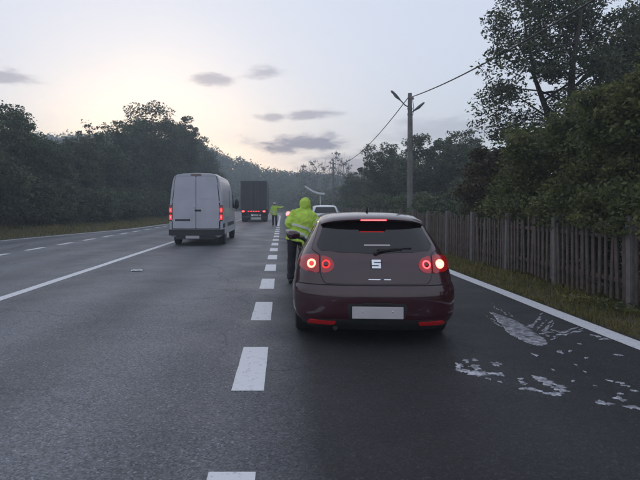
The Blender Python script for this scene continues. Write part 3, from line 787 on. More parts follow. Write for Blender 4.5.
def wheel(parent, x, y, r, wd, sg, rim_r, name='wheel'):
    w = thing(name, None, None, (x, y, r)); w.parent = parent
    h = wd / 2
    MB().lathe([(-h * .85, rim_r), (-h, rim_r + .03), (-h, r - .03), (-h * .8, r - .006), (-h * .3, r), (h * .3, r), (h * .8, r - .006), (h, r - .03), (h, rim_r + .03), (h * .85, rim_r), (-h * .85, rim_r)], 'x', 40).build('tyre', M_tyre, w, 35)
    mr = MB(); f = sg * h * .72
    mr.lathe([(f, rim_r + .004), (f - sg * .012, rim_r - .03), (f - sg * .07, rim_r - .04), (f - sg * .08, .02)], 'x', 32)
    for k in range(5):
        a = 2 * math.pi * k / 5 + .3
        for da in (-.16, .16):
            c0, c1 = (math.cos(a) * .03, math.sin(a) * .03), (math.cos(a + da) * (rim_r - .012), math.sin(a + da) * (rim_r - .012))
            mr.tube([(f - sg * .015, *c0), (f - sg * .012, *c1)], [.022, .016], 6)
    mr.lathe([(f, .0), (f, .045), (f - sg * .03, .05)], 'x', 16)
    mr.build('rim', M_rim, w, 35)
    return w
def cut_arches(o, spots, r, w_in, half):
    for (y, z) in spots:
        for sg in (-1, 1):
            c = MB(); seg = 28
            P = [[(x, y + r * math.cos(2 * math.pi * k / seg), z + r * math.sin(2 * math.pi * k / seg)) for k in range(seg)] for x in (sg * w_in, sg * half)]
            c.grid(P, True); c.f.append(tuple(range(seg))); c.f.append(tuple(seg + k for k in range(seg)))
            co = c.build('cutter', M_gap)
            md = o.modifiers.new('b', 'BOOLEAN'); md.object = co; md.operation = 'DIFFERENCE'; md.solver = 'EXACT'
            bake(o); me = co.data; bpy.data.objects.remove(co); bpy.data.meshes.remove(me)
    o.data.shade_smooth(); o.data.set_sharp_from_angle(angle=R(38))
def ring(name, m, parent, c, n, R0, r0, seg=28):
    n = Vector(n).normalized(); a = n.orthogonal().normalized(); b = n.cross(a); P = []
    for i in range(seg):
        t = 2 * math.pi * i / seg; d = a * math.cos(t) + b * math.sin(t)
        P.append([c + d * (R0 + r0 * math.cos(2 * math.pi * j / 8)) + n * (r0 * math.sin(2 * math.pi * j / 8)) for j in range(8)])
    P.append(P[0]); return MB().grid(P, True).build(name, m, parent, 0)
def disc(name, m, parent, c, n, r, h=.008, seg=20):
    n = Vector(n).normalized(); a = n.orthogonal().normalized(); b = n.cross(a); P = []
    for f, z in ((1, -.01), (1, h * .4), (.75, h * .85), (.35, h)):
        P.append([c + (a * math.cos(2 * math.pi * i / seg) + b * math.sin(2 * math.pi * i / seg)) * (r * f) + n * z for i in range(seg)])
    m_ = MB().grid(P, True); m_.f.append(tuple(3 * seg + k for k in range(seg))); return m_.build(name, m, parent, 40)

# ---- dark red hatchback in front of the camera
hb = Body(yr=[(.17, .12), (.26, .035), (.36, .005), (.50, .0), (.60, .008), (.68, .035), (.80, .055), (.92, .085), (1.0, .135), (1.1, .215), (1.2, .30), (1.3, .39), (1.36, .45), (1.41, .56), (1.44, .78), (1.455, 1.1), (1.462, 1.45)],
          yf=[(.17, 4.15), (.30, 4.28), (.5, 4.31), (.66, 4.27), (.76, 4.12), (.84, 3.85), (.90, 3.5), (.95, 3.2), (1.0, 3.08), (1.2, 2.72), (1.36, 2.38), (1.42, 2.15), (1.45, 1.9), (1.462, 1.62)],
          w=[(.17, .79), (.26, .885), (.38, .925), (.55, .932), (.70, .915), (.84, .885), (.93, .858), (1.0, .828), (1.1, .772), (1.2, .716), (1.3, .662), (1.36, .628), (1.41, .575), (1.44, .48), (1.455, .33), (1.462, .08)],
          dr=[(.17, .55), (.8, .58), (1.0, .55), (1.3, .45), (1.41, .40), (1.44, .32), (1.462, .06)],
          df=[(.17, .9), (.8, .95), (1.0, .55), (1.36, .4), (1.44, .22), (1.462, .05)], n=3.3)
car = thing('parked_hatchback', 'dark red hatchback with lit brake lights stopped directly ahead', 'car', (1.035, 5.44, 0), R(-3.0))
body = hb.shell(70).build('body', M_paintR, car, 38)
cut_arches(body, ((.80, .32), (3.375, .32)), .355, .55, 1.1)
for y in (.80, 3.375):
    for sg in (-1, 1): wheel(car, sg * .80, y, .315, .205, sg, .205)
# inner arch liners / floor pan
box('underbody', M_black, car, -.60, .60, .35, 4.0, .16, .30)
# bumper
bp_poly = rpoly([(-.885, .665), (-.885, .50), (-.870, .36), (-.80, .215), (.80, .215), (.870, .36), (.885, .50), (.885, .665)], .03)
bump = hb.patch('bumper', M_paintR, car, bp_poly, .012, nz=22, nx=64, deep=.03)
hb.patch('lower_valance', M_black, bump, rpoly([(-.62, .30), (-.76, .205), (-.70, .18), (.70, .18), (.76, .205), (.62, .30)], .03), .018, nz=8, nx=40)
hb.patch('seam', M_gap, bump, [(-.868, .672), (-.868, .662), (.868, .662), (.868, .672)], .0155, nz=2, nx=64, deep=.01)
hb.patch('crease_step', M_paintR, bump, rpoly([(-.86, .60), (-.86, .565), (.86, .565), (.86, .60)], .015), .026, nz=6, nx=64, deep=.02)
for sg in (-1, 1):
    p = [(.44, .285), (.74, .285), (.755, .245), (.46, .245)]
    hb.patch('reflector', M_refl, bump, rpoly(p if sg > 0 else mirx(p), .015), .026, nz=4, nx=14)
# recess and plate
hb.patch('plate_recess', M_black, bump, rpoly([(-.33, .475), (.33, .475), (.30, .30), (-.30, .30)], .03), .0165, nz=6, nx=16, deep=.01)
plate = MB().box(-.275, .275, -.05, -.038, .322, .452).build('number_plate', M_plate, car, 40, .004); plate['label'] = 'pale blank number plate, its characters blurred out'
for sg in (-1, 1): disc('plate_screw', M_chrome, plate, Vector((sg * .16, -.051, .40)), (0, -1, 0), .007, .003)
MB().box(-.16, .16, -.044, -.03, .478, .492).build('plate_lamp_bar', M_black, car)
# tailgate
tg = rpoly([(-.60, 1.345), (-.64, 1.22), (-.705, 1.04), (-.612, .985), (-.608, .775), (-.56, .685), (.56, .685), (.608, .775), (.612, .985), (.705, 1.04), (.64, 1.22), (.60, 1.345)], .025)
grown = [(x * 1.012, .99 + (z - .99) * 1.014 + .0) for x, z in tg]
hb.patch('tailgate_seam', M_gap, car, grown, .004, nz=60, nx=48, deep=.01)
tail = hb.patch('tailgate', M_paintR, car, tg, .010, nz=60, nx=48, deep=.012)
win = rpoly([(-.555, 1.335), (-.60, 1.20), (-.655, 1.075), (-.60, 1.02), (0, 1.0), (.60, 1.02), (.655, 1.075), (.60, 1.20), (.555, 1.335)], .04)
hb.patch('rear_window', M_glass, tail, win, .0145, nz=26, nx=36, deep=.01)
hb.patch('crease', M_paintR, tail, rpoly([(-.56, .79), (-.56, .765), (.56, .765), (.56, .79)], .012), .0185, nz=4, nx=36, deep=.015)
def rear_box(name, m, parent, x0, x1, z0, z1, off, th=.012):
    return hb.patch(name, m, parent, rpoly([(x0, z1), (x1, z1), (x1, z0), (x0, z0)], min(.01, (z1 - z0) * .3)), off + th, nz=6, nx=14, deep=th)
# emblem: a squared letter S in chrome
em = rear_box('emblem_badge', M_black, tail, -.062, .062, .845, .945, .010, .006)
for pts in ([(-.05, .938), (.05, .938), (.05, .917), (-.05, .917)], [(-.05, .917), (-.024, .917), (-.024, .896), (-.05, .896)], [(-.05, .906), (.05, .906), (.05, .885), (-.05, .885)],
            [(.024, .895), (.05, .895), (.05, .874), (.024, .874)], [(-.05, .873), (.05, .873), (.05, .852), (-.05, .852)]):
    hb.patch('emblem_letter', M_chrome, em, pts, .021, nz=3, nx=8, deep=.006)
rear_box('badge_strip', M_chrome, tail, -.09, .04, .728, .738, .010, .004)
rear_box('badge_strip', M_chrome, tail, .08, .155, .728, .738, .010, .004)
rear_box('sticker', M_plate, tail, -.12, .17, 1.083, 1.095, .0146, .001)
# wiper
wp = [hb.rear_pn(x, z, .035)[0] for x, z in ((0, 1.005), (.12, 1.03), (.30, 1.045))]
wi = MB().tube(wp, [.014, .010, .007], 6).build('wiper_arm', M_black, tail, 0)
wb = [hb.rear_pn(x, z, .025)[0] for x, z in ((.02, 1.035), (.2, 1.05), (.40, 1.055))]
MB().tube(wb, .008, 6).build('wiper_blade', M_black, wi, 0)
disc('wiper_pivot', M_black, wi, hb.rear_pn(0, 1.005, .02)[0], hb.rear_pn(0, 1.005, .02)[1], .025, .02)
# lamps
def lamp(sg, inner_on):
    outer = rpoly([(.622, .985), (.70, .99), (.80, .965), (.852, .905), (.84, .845), (.76, .80), (.622, .79)], .03)
    inner = rpoly([(.60, .982), (.60, .792), (.52, .80), (.465, .845), (.455, .895), (.49, .95)], .03)
    if sg < 0: outer, inner = mirx(outer), mirx(inner)
    lo = hb.patch('tail_lamp', M_lensl, car, outer, .016, nz=14, nx=18, deep=.03)
    li = hb.patch('tailgate_lamp', M_lensl, tail, inner, .019, nz=14, nx=14, deep=.02)
    p, n = hb.rear_pn(sg * .70, .888, .021); n = (n + Vector((0, -1.2, 0))).normalized()
    ring('lamp_ring', M_ring, lo, p + n * .004, n, .040, .012)
    disc('bulb', M_hot if inner_on else M_on2, lo, p, n, .024, .014)
    p, n = hb.rear_pn(sg * .545, .888, .024)
    ring('lamp_ring', M_on if inner_on else M_on2, li, p + n * .002, n, .040, .0065)
    disc('bulb', M_lens, li, p, n, .03, .012)
lamp(-1, False); lamp(1, True)
# roof spoiler with the third brake lamp
P = []
for i in range(25):
    t = -1 + 2 * i / 24; x = .60 * t; b = t * t
    sec = [(.33, 1.372), (.318, 1.386), (.33, 1.398), (.50, 1.436), (.80, 1.458), (.82, 1.42), (.55, 1.385), (.45, 1.365)]
    P.append([(x, y + .13 * b * b + .02 * b, z - .030 * b - .03 * b * b * b) for y, z in sec])
m_ = MB().grid(P, True); k = len(P[0]); m_.f.append(tuple(range(k))); m_.f.append(tuple(24 * k + j for j in range(k)))
spo = m_.build('roof_spoiler', M_paintR, car, 50)
MB().box(-.16, .16, .300, .335, 1.366, 1.388).build('brake_lamp_housing', M_lens, spo, 40, .004)
MB().box(-.145, .145, .294, .302, 1.370, 1.384).build('high_brake_lamp', M_on, spo)
MB().tube([(0, .98, 1.455), (0, .95, 1.475), (0, .90, 1.53)], [.02, .014, .006], 8).build('roof_antenna', M_black, car, 0)
# side glass, mirrors, handles
for sg in (-1, 1):
    hb.patch('side_window', M_glass, car, rpoly([(.95, 1.05), (1.05, 1.28), (1.45, 1.36), (2.25, 1.345), (2.75, 1.10), (2.80, 1.0), (1.1, 1.0)], .05), .005, sg, 18, 30, .01)
    hb.patch('door_seam', M_gap, car, [(1.80, .32), (1.80, 1.35), (1.815, 1.35), (1.815, .32)], .003, sg, 20, 2, .006)
    hb.patch('door_seam', M_gap, car, [(2.84, .32), (2.84, 1.0), (2.855, 1.0), (2.855, .32)], .003, sg, 20, 2, .006)
    hb.patch('door_handle', M_paintR, car, rpoly([(1.92, .93), (2.10, .93), (2.10, .90), (1.92, .90)], .01), .03, sg, 4, 8, .03)
    hb.patch('sill_moulding', M_black, car, rpoly([(1.2, .26), (2.95, .26), (2.95, .20), (1.2, .20)], .02), .01, sg, 4, 20, .02)
    mm = MB(); mm.tube([(sg * .90, 2.72, 1.06), (sg * .97, 2.68, 1.07), (sg * 1.05, 2.68, 1.07), (sg * 1.09, 2.70, 1.065)], [(.03, .05), (.07, .075), (.075, .08), (.03, .04)], 12, ref=(0, 1, 0))
    mo = mm.build('mirror', M_paintR, car, 60)
    MB().tube([(sg * .82, 2.76, 1.0), (sg * .92, 2.72, 1.03)], [.03, .025], 8).build('mirror_foot', M_black, mo, 0)
# windscreen follows the front of the shell
P = []
for i in range(12):
    z = 1.01 + .35 * i / 11; wz = hb.w(z) * .86
    P.append([(wz * t, hb.yf(z) - hb.df(z) * (1 - (1 - (abs(t) * .86) ** hb.nf) ** (1 / hb.nf)) + .012, z + .006) for t in [-1 + 2 * k / 16 for k in range(17)]])
MB().grid(P).build('windscreen', M_glass, car, 0)
MB().tube([(-.45, .06, .19), (-.45, .3, .20)], .026, 12).build('exhaust_pipe', M_black, car, 40)

# ---- white estate parked farther ahead
wb_ = Body(yr=[(.2, .1), (.35, .0), (.6, .0), (.75, .03), (.95, .06), (1.02, .09), (1.2, .18), (1.45, .30), (1.54, .40), (1.58, .65), (1.60, 1.2)],
           yf=[(.2, 4.2), (.4, 4.35), (.7, 4.3), (.9, 3.9), (1.0, 3.2), (1.3, 2.7), (1.5, 2.3), (1.58, 2.0), (1.60, 1.6)],
           w=[(.2, .8), (.35, .88), (.6, .905), (.9, .89), (1.0, .86), (1.2, .80), (1.45, .71), (1.54, .64), (1.58, .52), (1.60, .15)],
           dr=[(.2, .5), (1, .45), (1.54, .35), (1.60, .1)], df=[(.2, .8), (1, .6), (1.54, .3), (1.60, .1)], n=3.6)
wc = thing('parked_estate', 'white car parked ahead, seen between the green jacket and the red car roof', 'car', (2.62, 30, 0), R(-1))
body = wb_.shell(50).build('body', M_paintW, wc, 38); cut_arches(body, ((.85, .33), (3.45, .33)), .37, .55, 1.1)
for y in (.85, 3.45):
    for sg in (-1, 1): wheel(wc, sg * .79, y, .325, .21, sg, .21)
wt_ = wb_.patch('tailgate', M_paintW, wc, rpoly([(-.62, 1.50), (-.74, 1.06), (-.72, .62), (.72, .62), (.74, 1.06), (.62, 1.50)], .04), .012, nz=24, nx=24)
wb_.patch('rear_window', M_glass, wt_, rpoly([(-.56, 1.47), (-.69, 1.10), (.69, 1.10), (.56, 1.47)], .05), .02, nz=10, nx=16)
wb_.patch('plate_panel', M_lampm, wt_, rpoly([(-.55, .96), (-.55, .70), (.55, .70), (.55, .96)], .03), .02, nz=6, nx=12)
MB().box(-.26, .26, -.04, -.02, .78, .89).build('number_plate', M_plate, wt_)
wb_.patch('bumper', M_black, wc, rpoly([(-.88, .52), (-.84, .28), (.84, .28), (.88, .52)], .03), .02, nz=8, nx=30)
for sg in (-1, 1):
    p = [(.75, 1.05), (.83, 1.04), (.855, .75), (.75, .75)]
    wb_.patch('tail_lamp', M_lens, wc, rpoly(p if sg > 0 else mirx(p), .02), .02, nz=8, nx=6)
    wb_.patch('side_window', M_glass, wc, rpoly([(.6, 1.08), (.7, 1.42), (2.2, 1.46), (2.8, 1.08)], .05), .006, sg, 12, 24)
    mo = MB().tube([(sg * .88, 2.75, 1.08), (sg * 1.0, 2.7, 1.1), (sg * 1.09, 2.7, 1.1)], [(.03, .04), (.08, .08), (.04, .06)], 10, ref=(0, 1, 0)).build('mirror', M_paintW, wc, 60)
    MB().tube([(sg * .58, .55, 1.60), (sg * .56, 1.2, 1.645), (sg * .56, 2.0, 1.62)], .018, 6).build('roof_rail', M_lampm, wc, 0)

# ------------------------------------------------------------------ white van
van = thing('delivery_van', 'tall white delivery van with lit red tail lights driving in the left lane', 'van', (-3.30, 19.2, 0), R(.3))
VW = 1.04
def vsec(y):
    """half profile (x, z) at station y"""
    top = itp([(0, 2.80), (.35, 2.835), (3.6, 2.83), (4.2, 2.74), (4.75, 2.42), (5.3, 1.85), (5.5, 1.42), (5.95, 1.14), (6.12, .95)])(y)
    w = VW * itp([(0, .985), (.1, 1), (5.2, 1), (5.8, .94), (6.12, .78)])(y)
    k = (top - .36) / (2.83 - .36)
    base = [(0, .36), (.90, .36), (.97, .40), (1.0, .50), (1.0, 1.0), (.998, 1.35), (.975, 1.7), (.935, 2.1), (.885, 2.45), (.845, 2.62), (.80, 2.71), (.72, 2.77), (.5, 2.81), (0, 2.83)]
    return [(x * w, .36 + (z - .36) * k) for x, z in base]
P = []
for y in [0, .03, .1, .5, 1, 2, 3, 3.6, 3.9, 4.2, 4.5, 4.75, 5, 5.15, 5.3, 5.42, 5.5, 5.7, 5.85, 5.95, 6.05, 6.12]:
    h_ = vsec(y); P.append([(x, y, z) for x, z in h_] + [(-x, y, z) for x, z in reversed(h_[1:-1])])
m_ = MB().grid(P, True); k = len(P[0]); m_.f.append(tuple(range(k))); m_.f.append(tuple((len(P) - 1) * k + j for j in range(k)))
body = m_.build('body', M_vanW, van, 32)
cut_arches(body, ((1.15, .36), (4.95, .36)), .42, .66, 1.2)
for y in (1.15, 4.95):
    for sg in (-1, 1): wheel(van, sg * .905, y, .355, .23, sg, .2)
box('underbody', M_black, van, -.70, .70, .3, 5.6, .28, .40)
def flat(name, m, parent, poly, y0, y1):
    n = len(poly); m_ = MB(); m_.grid([[(x, y1, z) for x, z in poly], [(x, y0, z) for x, z in poly]], True); m_.f.append(tuple(n + k for k in range(n))); return m_.build(name, m, parent, 40)
flat('door_seam', M_gap, van, rpoly([(-.80, 2.69), (-.925, 1.6), (-.93, .66), (.93, .66), (.925, 1.6), (.80, 2.69)], .05), -.006, .01)
for sg in (-1, 1):
    q = [(.012, 2.68), (.78, 2.68), (.825, 2.3), (.875, 1.75), (.89, 1.5), (.89, .68), (.012, .68)]
    d = flat('rear_door', M_vanW, van, rpoly(q if sg > 0 else mirx(q), .03), -.03, .0)
    q = [(.08, 2.52), (.68, 2.52), (.78, 1.82), (.08, 1.82)]
    flat('door_pressing', M_vanW, d, rpoly(q if sg > 0 else mirx(q), .07), -.038, -.02)
    for zz in (1.0, 1.7, 2.4): MB().tube([(sg * .90 * (1 if zz < 1.8 else .93), -.035, zz - .05), (sg * .90 * (1 if zz < 1.8 else .93), -.035, zz + .05)], .016, 8).build('hinge', M_vanW, d, 40)
    # tail light column, two lit chambers
    tl = MB().box(sg * .90 if sg > 0 else -1.035, 1.035 if sg > 0 else -.90, -.05, .05, .98, 1.58).build('tail_light', M_lens, van, 40, .015)
    for z0, z1 in ((1.02, 1.20), (1.30, 1.46)):
        MB().box(sg * .968 - .045, sg * .968 + .045, -.062, -.045, z0, z1).build('lit_chamber', M_on2, tl, 40, .008)
        MB().box(sg * .968 - .022, sg * .968 + .022, -.066, -.058, z0 + .05, z1 - .05).build('bulb', M_on, tl, 40, .004)
d = [c for c in van.children if c.name.startswith('rear_door')]
ring('emblem', M_chrome, d[0], Vector((-.06, -.042, 1.50)), (0, -1, 0), .055, .008)
for a in (90, 210, 330):
    MB().tube([(-.06, -.042, 1.50), (-.06 + .052 * math.cos(R(a)), -.042, 1.50 + .052 * math.sin(R(a)))], [.012, .004], 6).build('emblem_spoke', M_chrome, d[0])
MB().box(-.045, .20, -.048, -.030, 1.33, 1.40).build('door_handle', M_black, d[1], 40, .006) 
MB().box(-.80, -.22, -.036, -.028, .965, 1.035).build('lettering_strip', M_black, d[0])
MB().box(-.20, .20, -.05, .0, 2.715, 2.765).build('high_brake_lamp', M_lens, van, 40, .008)
bm_ = MB(); bm_.grid([[(x, y, z) for x, y in ((-1.05, .5), (-1.05, .02), (-1.0, -.09), (-.6, -.13), (.6, -.13), (1.0, -.09), (1.05, .02), (1.05, .5), (.9, .5), (.9, .05), (-.9, .05), (-.9, .5))] for z in (.42, .44, .62, .64)], True)
bm_.f += [tuple(range(12)), tuple(36 + k for k in range(12))]
bb = bm_.build('bumper', M_black, van, 40)
MB().box(-.38, .14, -.10, -.085, .30, .41).build('number_plate', M_plate, van)
MB().box(-.75, .75, -.08, .1, .26, .40).build('step', M_black, van, 40, .01)
for sg in (-1, 1):
    MB().box(sg * 1.043 - .012, sg * 1.043 + .012, 1.75, 4.40, .70, .86).build('side_moulding', M_black, van, 40, .006)
    MB().box(sg * 1.043 - .012, sg * 1.043 + .012, .06, .62, .70, .86).build('side_moulding', M_black, van, 40, .006)
    x_ = sg * 1.032
    MB().add([(x_, 4.15, 1.45), (x_ * .955, 4.2, 2.08), (x_ * .955, 4.72, 2.02), (x_, 5.28, 1.45), (x_ * .93, 4.15, 1.45), (x_ * .90, 4.2, 2.08), (x_ * .90, 4.72, 2.02), (x_ * .93, 5.28, 1.45)],
             [(0, 1, 2, 3), (7, 6, 5, 4), (0, 4, 5, 1), (1, 5, 6, 2), (2, 6, 7, 3), (3, 7, 4, 0)]).build('cab_window', M_glass, van)
    mo = MB().tube([(sg * 1.10, 4.98, 1.42), (sg * 1.14, 4.95, 1.5), (sg * 1.15, 4.95, 1.75), (sg * 1.12, 4.98, 1.86)], [(.05, .05), (.10, .07), (.10, .07), (.04, .04)], 10).build('mirror', M_black, van, 60)
    MB().tube([(sg * 1.0, 5.02, 1.45), (sg * 1.12, 4.98, 1.52)], .03, 6).build('mirror_foot', M_black, mo)
MB().box(1.028, 1.04, 2.6, 2.612, .6, 2.2).build('side_door_seam', M_gap, van)
MB().box(1.028, 1.04, 3.95, 3.962, .6, 2.2).build('side_door_seam', M_gap, van)
MB().grid([[(-.8, 5.32, 1.86), (0, 5.36, 1.86), (.8, 5.32, 1.86)], [(-.75, 4.82, 2.40), (0, 4.86, 2.40), (.75, 4.82, 2.40)]]).build('windscreen', M_glass, van)

# ------------------------------------------------------------------ truck far ahead
tk = thing('box_truck', 'grey covered truck with small red tail lamps ahead of the white van', 'truck', (-2.72, 48, 0))
box('cargo_body', M_truck, tk, -1.25, 1.25, .0, 7.5, 1.15, 3.95, .03)
for x in (-1.2, 1.2): box('corner_post', M_truckf, tk, x - .06, x + .06, -.03, .0, 1.15, 3.93)
box('top_rail', M_truckf, tk, -1.14, 1.14, -.035, .0, 3.80, 3.93); box('door_seam', M_gap, tk, -.012, .012, -.008, .0, 1.2, 3.8)
for x in (-.35, -.18, .18, .35): MB().tube([(x, -.03, 1.2), (x, -.03, 3.78)], .018, 6).build('lock_rod', M_lampm, tk)
box('tail_frame', M_truckf, tk, -1.22, 1.22, -.06, .25, .92, 1.145)
for sg in (-1, 1):
    a = box('tail_lamp', M_lens, tk, sg * .96 - .20, sg * .96 + .20, -.085, -.06, .96, 1.10)
    box('lit_chamber', M_on, a, sg * 1.0 - .11, sg * 1.0 + .11, -.10, -.085, .97, 1.09)
for k in range(5): box('marker_lamp', M_dim, tk, -.55 + k * .24, -.41 + k * .24, -.075, -.06, 1.0, 1.06)
box('underride_bar', M_truckf, tk, -1.15, 1.15, .0, .12, .45, .58)
for sg in (-1, 1):
    box('bar_bracket', M_truckf, tk, sg * .5 - .05, sg * .5 + .05, .02, .1, .58, .92)
    box('mudflap', M_tyre, tk, sg * .95 - .27, sg * .95 + .27, .9, .92, .2, .95)
    for y in (1.5, 2.75, 8.6): wheel(tk, sg * .97, y, .5, .5 if y < 4 else .3, sg, .28)
box('chassis', M_truckf, tk, -.45, .45, .1, 9.0, .75, 1.1)
cabm = MB(); P = []
for y, zt_, w in ((7.75, 2.9, 1.18), (7.9, 3.0, 1.22), (9.1, 2.95, 1.22), (9.6, 2.1, 1.2), (9.75, 1.6, 1.18), (9.8, .7, 1.1)):
    P.append([(-w, y, .6), (-w, y, zt_ - .12), (-w + .12, y, zt_), (w - .12, y, zt_), (w, y, zt_ - .12), (w, y, .6)])
cabm.grid(P, True); cabm.f += [tuple(range(6)), tuple(30 + k for k in range(6))]; cabm.build('cab', M_truckf, tk, 30)

# ------------------------------------------------------------------ people
CLOTH = bpy.data.textures.new('cloth_folds', 'CLOUDS'); CLOTH.noise_scale = .09; CLOTH.noise_depth = 2
def voxel(mbx, name, m, parent, vox, smooth=6, fold=0):
    o = mbx.build(name, m, parent)
    md = o.modifiers.new('r', 'REMESH'); md.mode = 'VOXEL'; md.voxel_size = vox
    ms = o.modifiers.new('s', 'SMOOTH'); ms.iterations = smooth; ms.factor = .5
    if fold:
        dm = o.modifiers.new('d', 'DISPLACE'); dm.texture = CLOTH; dm.strength = fold; dm.mid_level = .5; dm.texture_coords = 'LOCAL'
    bake(o); o.data.shade_smooth()
    if not o.data.materials: o.data.materials.append(m)
    return o
def hand(mbx, wrist, d, up, sg):
    d = Vector(d).normalized(); up = Vector(up); up = (up - d * up.dot(d)).normalized(); s = d.cross(up) * sg; w = Vector(wrist)
    mbx.tube([w, w + d * .04, w + d * .09], [(.022, .026), (.022, .040), (.017, .038)], 10, ref=up)
    for i, (o, l) in enumerate(((-.030, .068), (-.010, .078), (.011, .072), (.030, .056))):
        b = w + d * .085 + s * o
        mbx.tube([b, b + d * l * .45 - up * .006, b + d * l * .7 - up * l * .35, b + d * l * .62 - up * l * .7], [.0095, .009, .0085, .007], 7)
    b = w + d * .03 - s * .030
    mbx.tube([b, b + d * .03 - s * .022 - up * .008, b + d * .06 - s * .022 - up * .022], [.012, .0105, .008], 7)
def person(name, label, loc, rz, J, jm, vox=.009, hood=True, cap=False, hz=0.):
    p = thing(name, label, 'person', loc, rz)
    V_ = Vector
    pel, che, nec, hed = V_(J['pelvis']), V_(J['chest']), V_(J['neck']), V_(J['head'])
    look = V_(J.get('look', (0, 1, 0))).normalized()
    # body (one continuous skin surface)
    b = MB()
    b.tube([pel + V_((0, 0, -.1)), pel, pel.lerp(che, .5), che, che.lerp(nec, .7), nec], [(.12, .09), (.145, .105), (.125, .095), (.15, .105), (.10, .08), (.055, .055)], 14)
    b.tube([nec - V_((0, 0, .03)), nec.lerp(hed, .6), hed], [.052, .050, .05], 12)
    # head: skull, jaw, nose, ears
    upv = V_((0, 0, 1)); rt = look.cross(upv).normalized()
    b.tube([hed + upv * .125 - look * .005, hed + upv * .115, hed + upv * .08, hed + upv * .03, hed - upv * .03 + look * .006, hed - upv * .075 + look * .018, hed - upv * .11 + look * .03],
           [(.02, .025), (.05, .06), (.073, .09), (.078, .098), (.070, .09), (.055, .07), (.028, .035)], 16, ref=rt)
    b.tube([hed + look * .085 + upv * .015, hed + look * .112 - upv * .022, hed + look * .09 - upv * .035], [.009, .015, .010], 8, ref=rt)
    for s in (-1, 1): b.tube([hed + rt * s * .072 + upv * .02, hed + rt * s * .086, hed + rt * s * .074 - upv * .03], [(.008, .016), (.010, .02), (.006, .01)], 8)
    for s in ('r', 'l'):
        sh, elb, wr = V_(J[s + 'sh']), V_(J[s + 'el']), V_(J[s + 'wr'])
        b.tube([che.lerp(sh, .5), sh, sh.lerp(elb, .5), elb, elb.lerp(wr, .4), wr], [.07, .058, .050, .040, .038, .026], 10)
        hand(b, wr, V_(J.get(s + 'hd', wr - elb)), J.get(s + 'up', (0, -1, .3)), 1 if s == 'r' else -1)
        hp, kn, an = V_(J[s + 'hip']), V_(J[s + 'kn']), V_(J[s + 'an'])
        b.tube([hp + V_((0, 0, .06)), hp, hp.lerp(kn, .5), kn, kn.lerp(an, .35), an, an - V_((0, 0, .05))], [.085, .09, .075, .055, .056, .04, .04], 12)
        b.tube([an + V_((0, -.05, -.045)), an + V_((0, .03, -.045)), an + V_((0, .15, -.06))], [(.035, .03), (.042, .03), (.035, .02)], 10)
    voxel(b, 'body', M_skin, p, vox, 4)
    for s in (-1, 1): disc('eye', M_gap, p, hed + look * .088 + rt * s * .032 + upv * .02, look, .011, .004)
    MB().tube([hed + look * .090 - upv * .062 - rt * .022, hed + look * .097 - upv * .062, hed + look * .090 - upv * .062 + rt * .022], [.003, .006, .003], 6).build('mouth', mat('lips', (.3, .12, .1), .5), p, 0)
    hr = MB(); hr.tube([hed + upv * .138, hed + upv * .125 - look * .01, hed + upv * .09 - look * .015, hed + upv * .03 - look * .03, hed - upv * .03 - look * .045], [(.02, .02), (.058, .068), (.080, .092), (.082, .080), (.066, .05)], 16, ref=rt)
    hr.build('hair', M_hair, p, 60)
    # jacket
    j = MB(); hem = J['hem']; bk = J.get('bulk', 1.)
    hp_ = pel.copy(); hp_.z = hem
    j.tube([hp_, hp_.lerp(che, .18), pel.lerp(che, .35), pel.lerp(che, .7), che, che.lerp(nec, .55), che.lerp(nec, .9)], [(a * bk, c * bk) for a, c in ((.215, .165), (.205, .16), (.185, .15), (.20, .155), (.205, .155), (.165, .125), (.08, .08))], 20)
    for s in ('r', 'l'):
        sh, elb, wr = V_(J[s + 'sh']), V_(J[s + 'el']), V_(J[s + 'wr'])
        j.tube([che.lerp(sh, .45) + V_((0, 0, .03)), sh, sh.lerp(elb, .5), elb, elb.lerp(wr, .5), elb.lerp(wr, .96)], [.10, .088, .086, .078, .068, .055], 12)
        j.tube([nec - V_((0, 0, .02)), nec.lerp(sh, .55) + V_((0, 0, .01)), sh + (sh - nec) * .06], [.085, .088, .078], 12)
        k_ = sh.lerp(elb, .85); j.tube([k_ - V_((.0, 0, .02)), k_ + V_((.012, 0, .02))], [.08, .083], 10)
    if hood:
        j.tube([nec - V_((0, 0, .05)), hed - upv * .08 - look * .02, hed + upv * .01 - look * .028, hed + upv * .09 - look * .035, hed + upv * .13 - look * .05, hed + upv * .15 - look * .06],
               [(.135, .13), (.115, .118), (.112, .118), (.105, .11), (.085, .09), (.04, .045)], 16, ref=rt)
    ja = voxel(j, 'jacket', jm, p, max(vox, .011), 5, .035)
    def band(c, d, rx, ry, h):
        st = MB(); c = V_(c); d = V_(d).normalized(); P = []
        st.tube([c - d * h, c - d * h * .9, c + d * h * .9, c + d * h], [(rx * .96, ry * .96), (rx, ry), (rx, ry), (rx * .96, ry * .96)], 24, cap=True); st.build('reflective_band', M_stripe, ja, 40)
    ax = che - pel
    band(pel.lerp(che, .12), ax, .214 * bk, .172 * bk, .026); band(pel.lerp(che, .52), ax, .204 * bk, .166 * bk, .026)
    for s in ('r', 'l'):
        elb, wr = V_(J[s + 'el']), V_(J[s + 'wr']); band(elb.lerp(wr, .4), wr - elb, .080, .080, .022)
    # trousers and boots
    t = MB(); t.tube([pel - V_((0, 0, .08)), pel + V_((0, 0, .08))], [(.175, .13), (.165, .125)], 16)
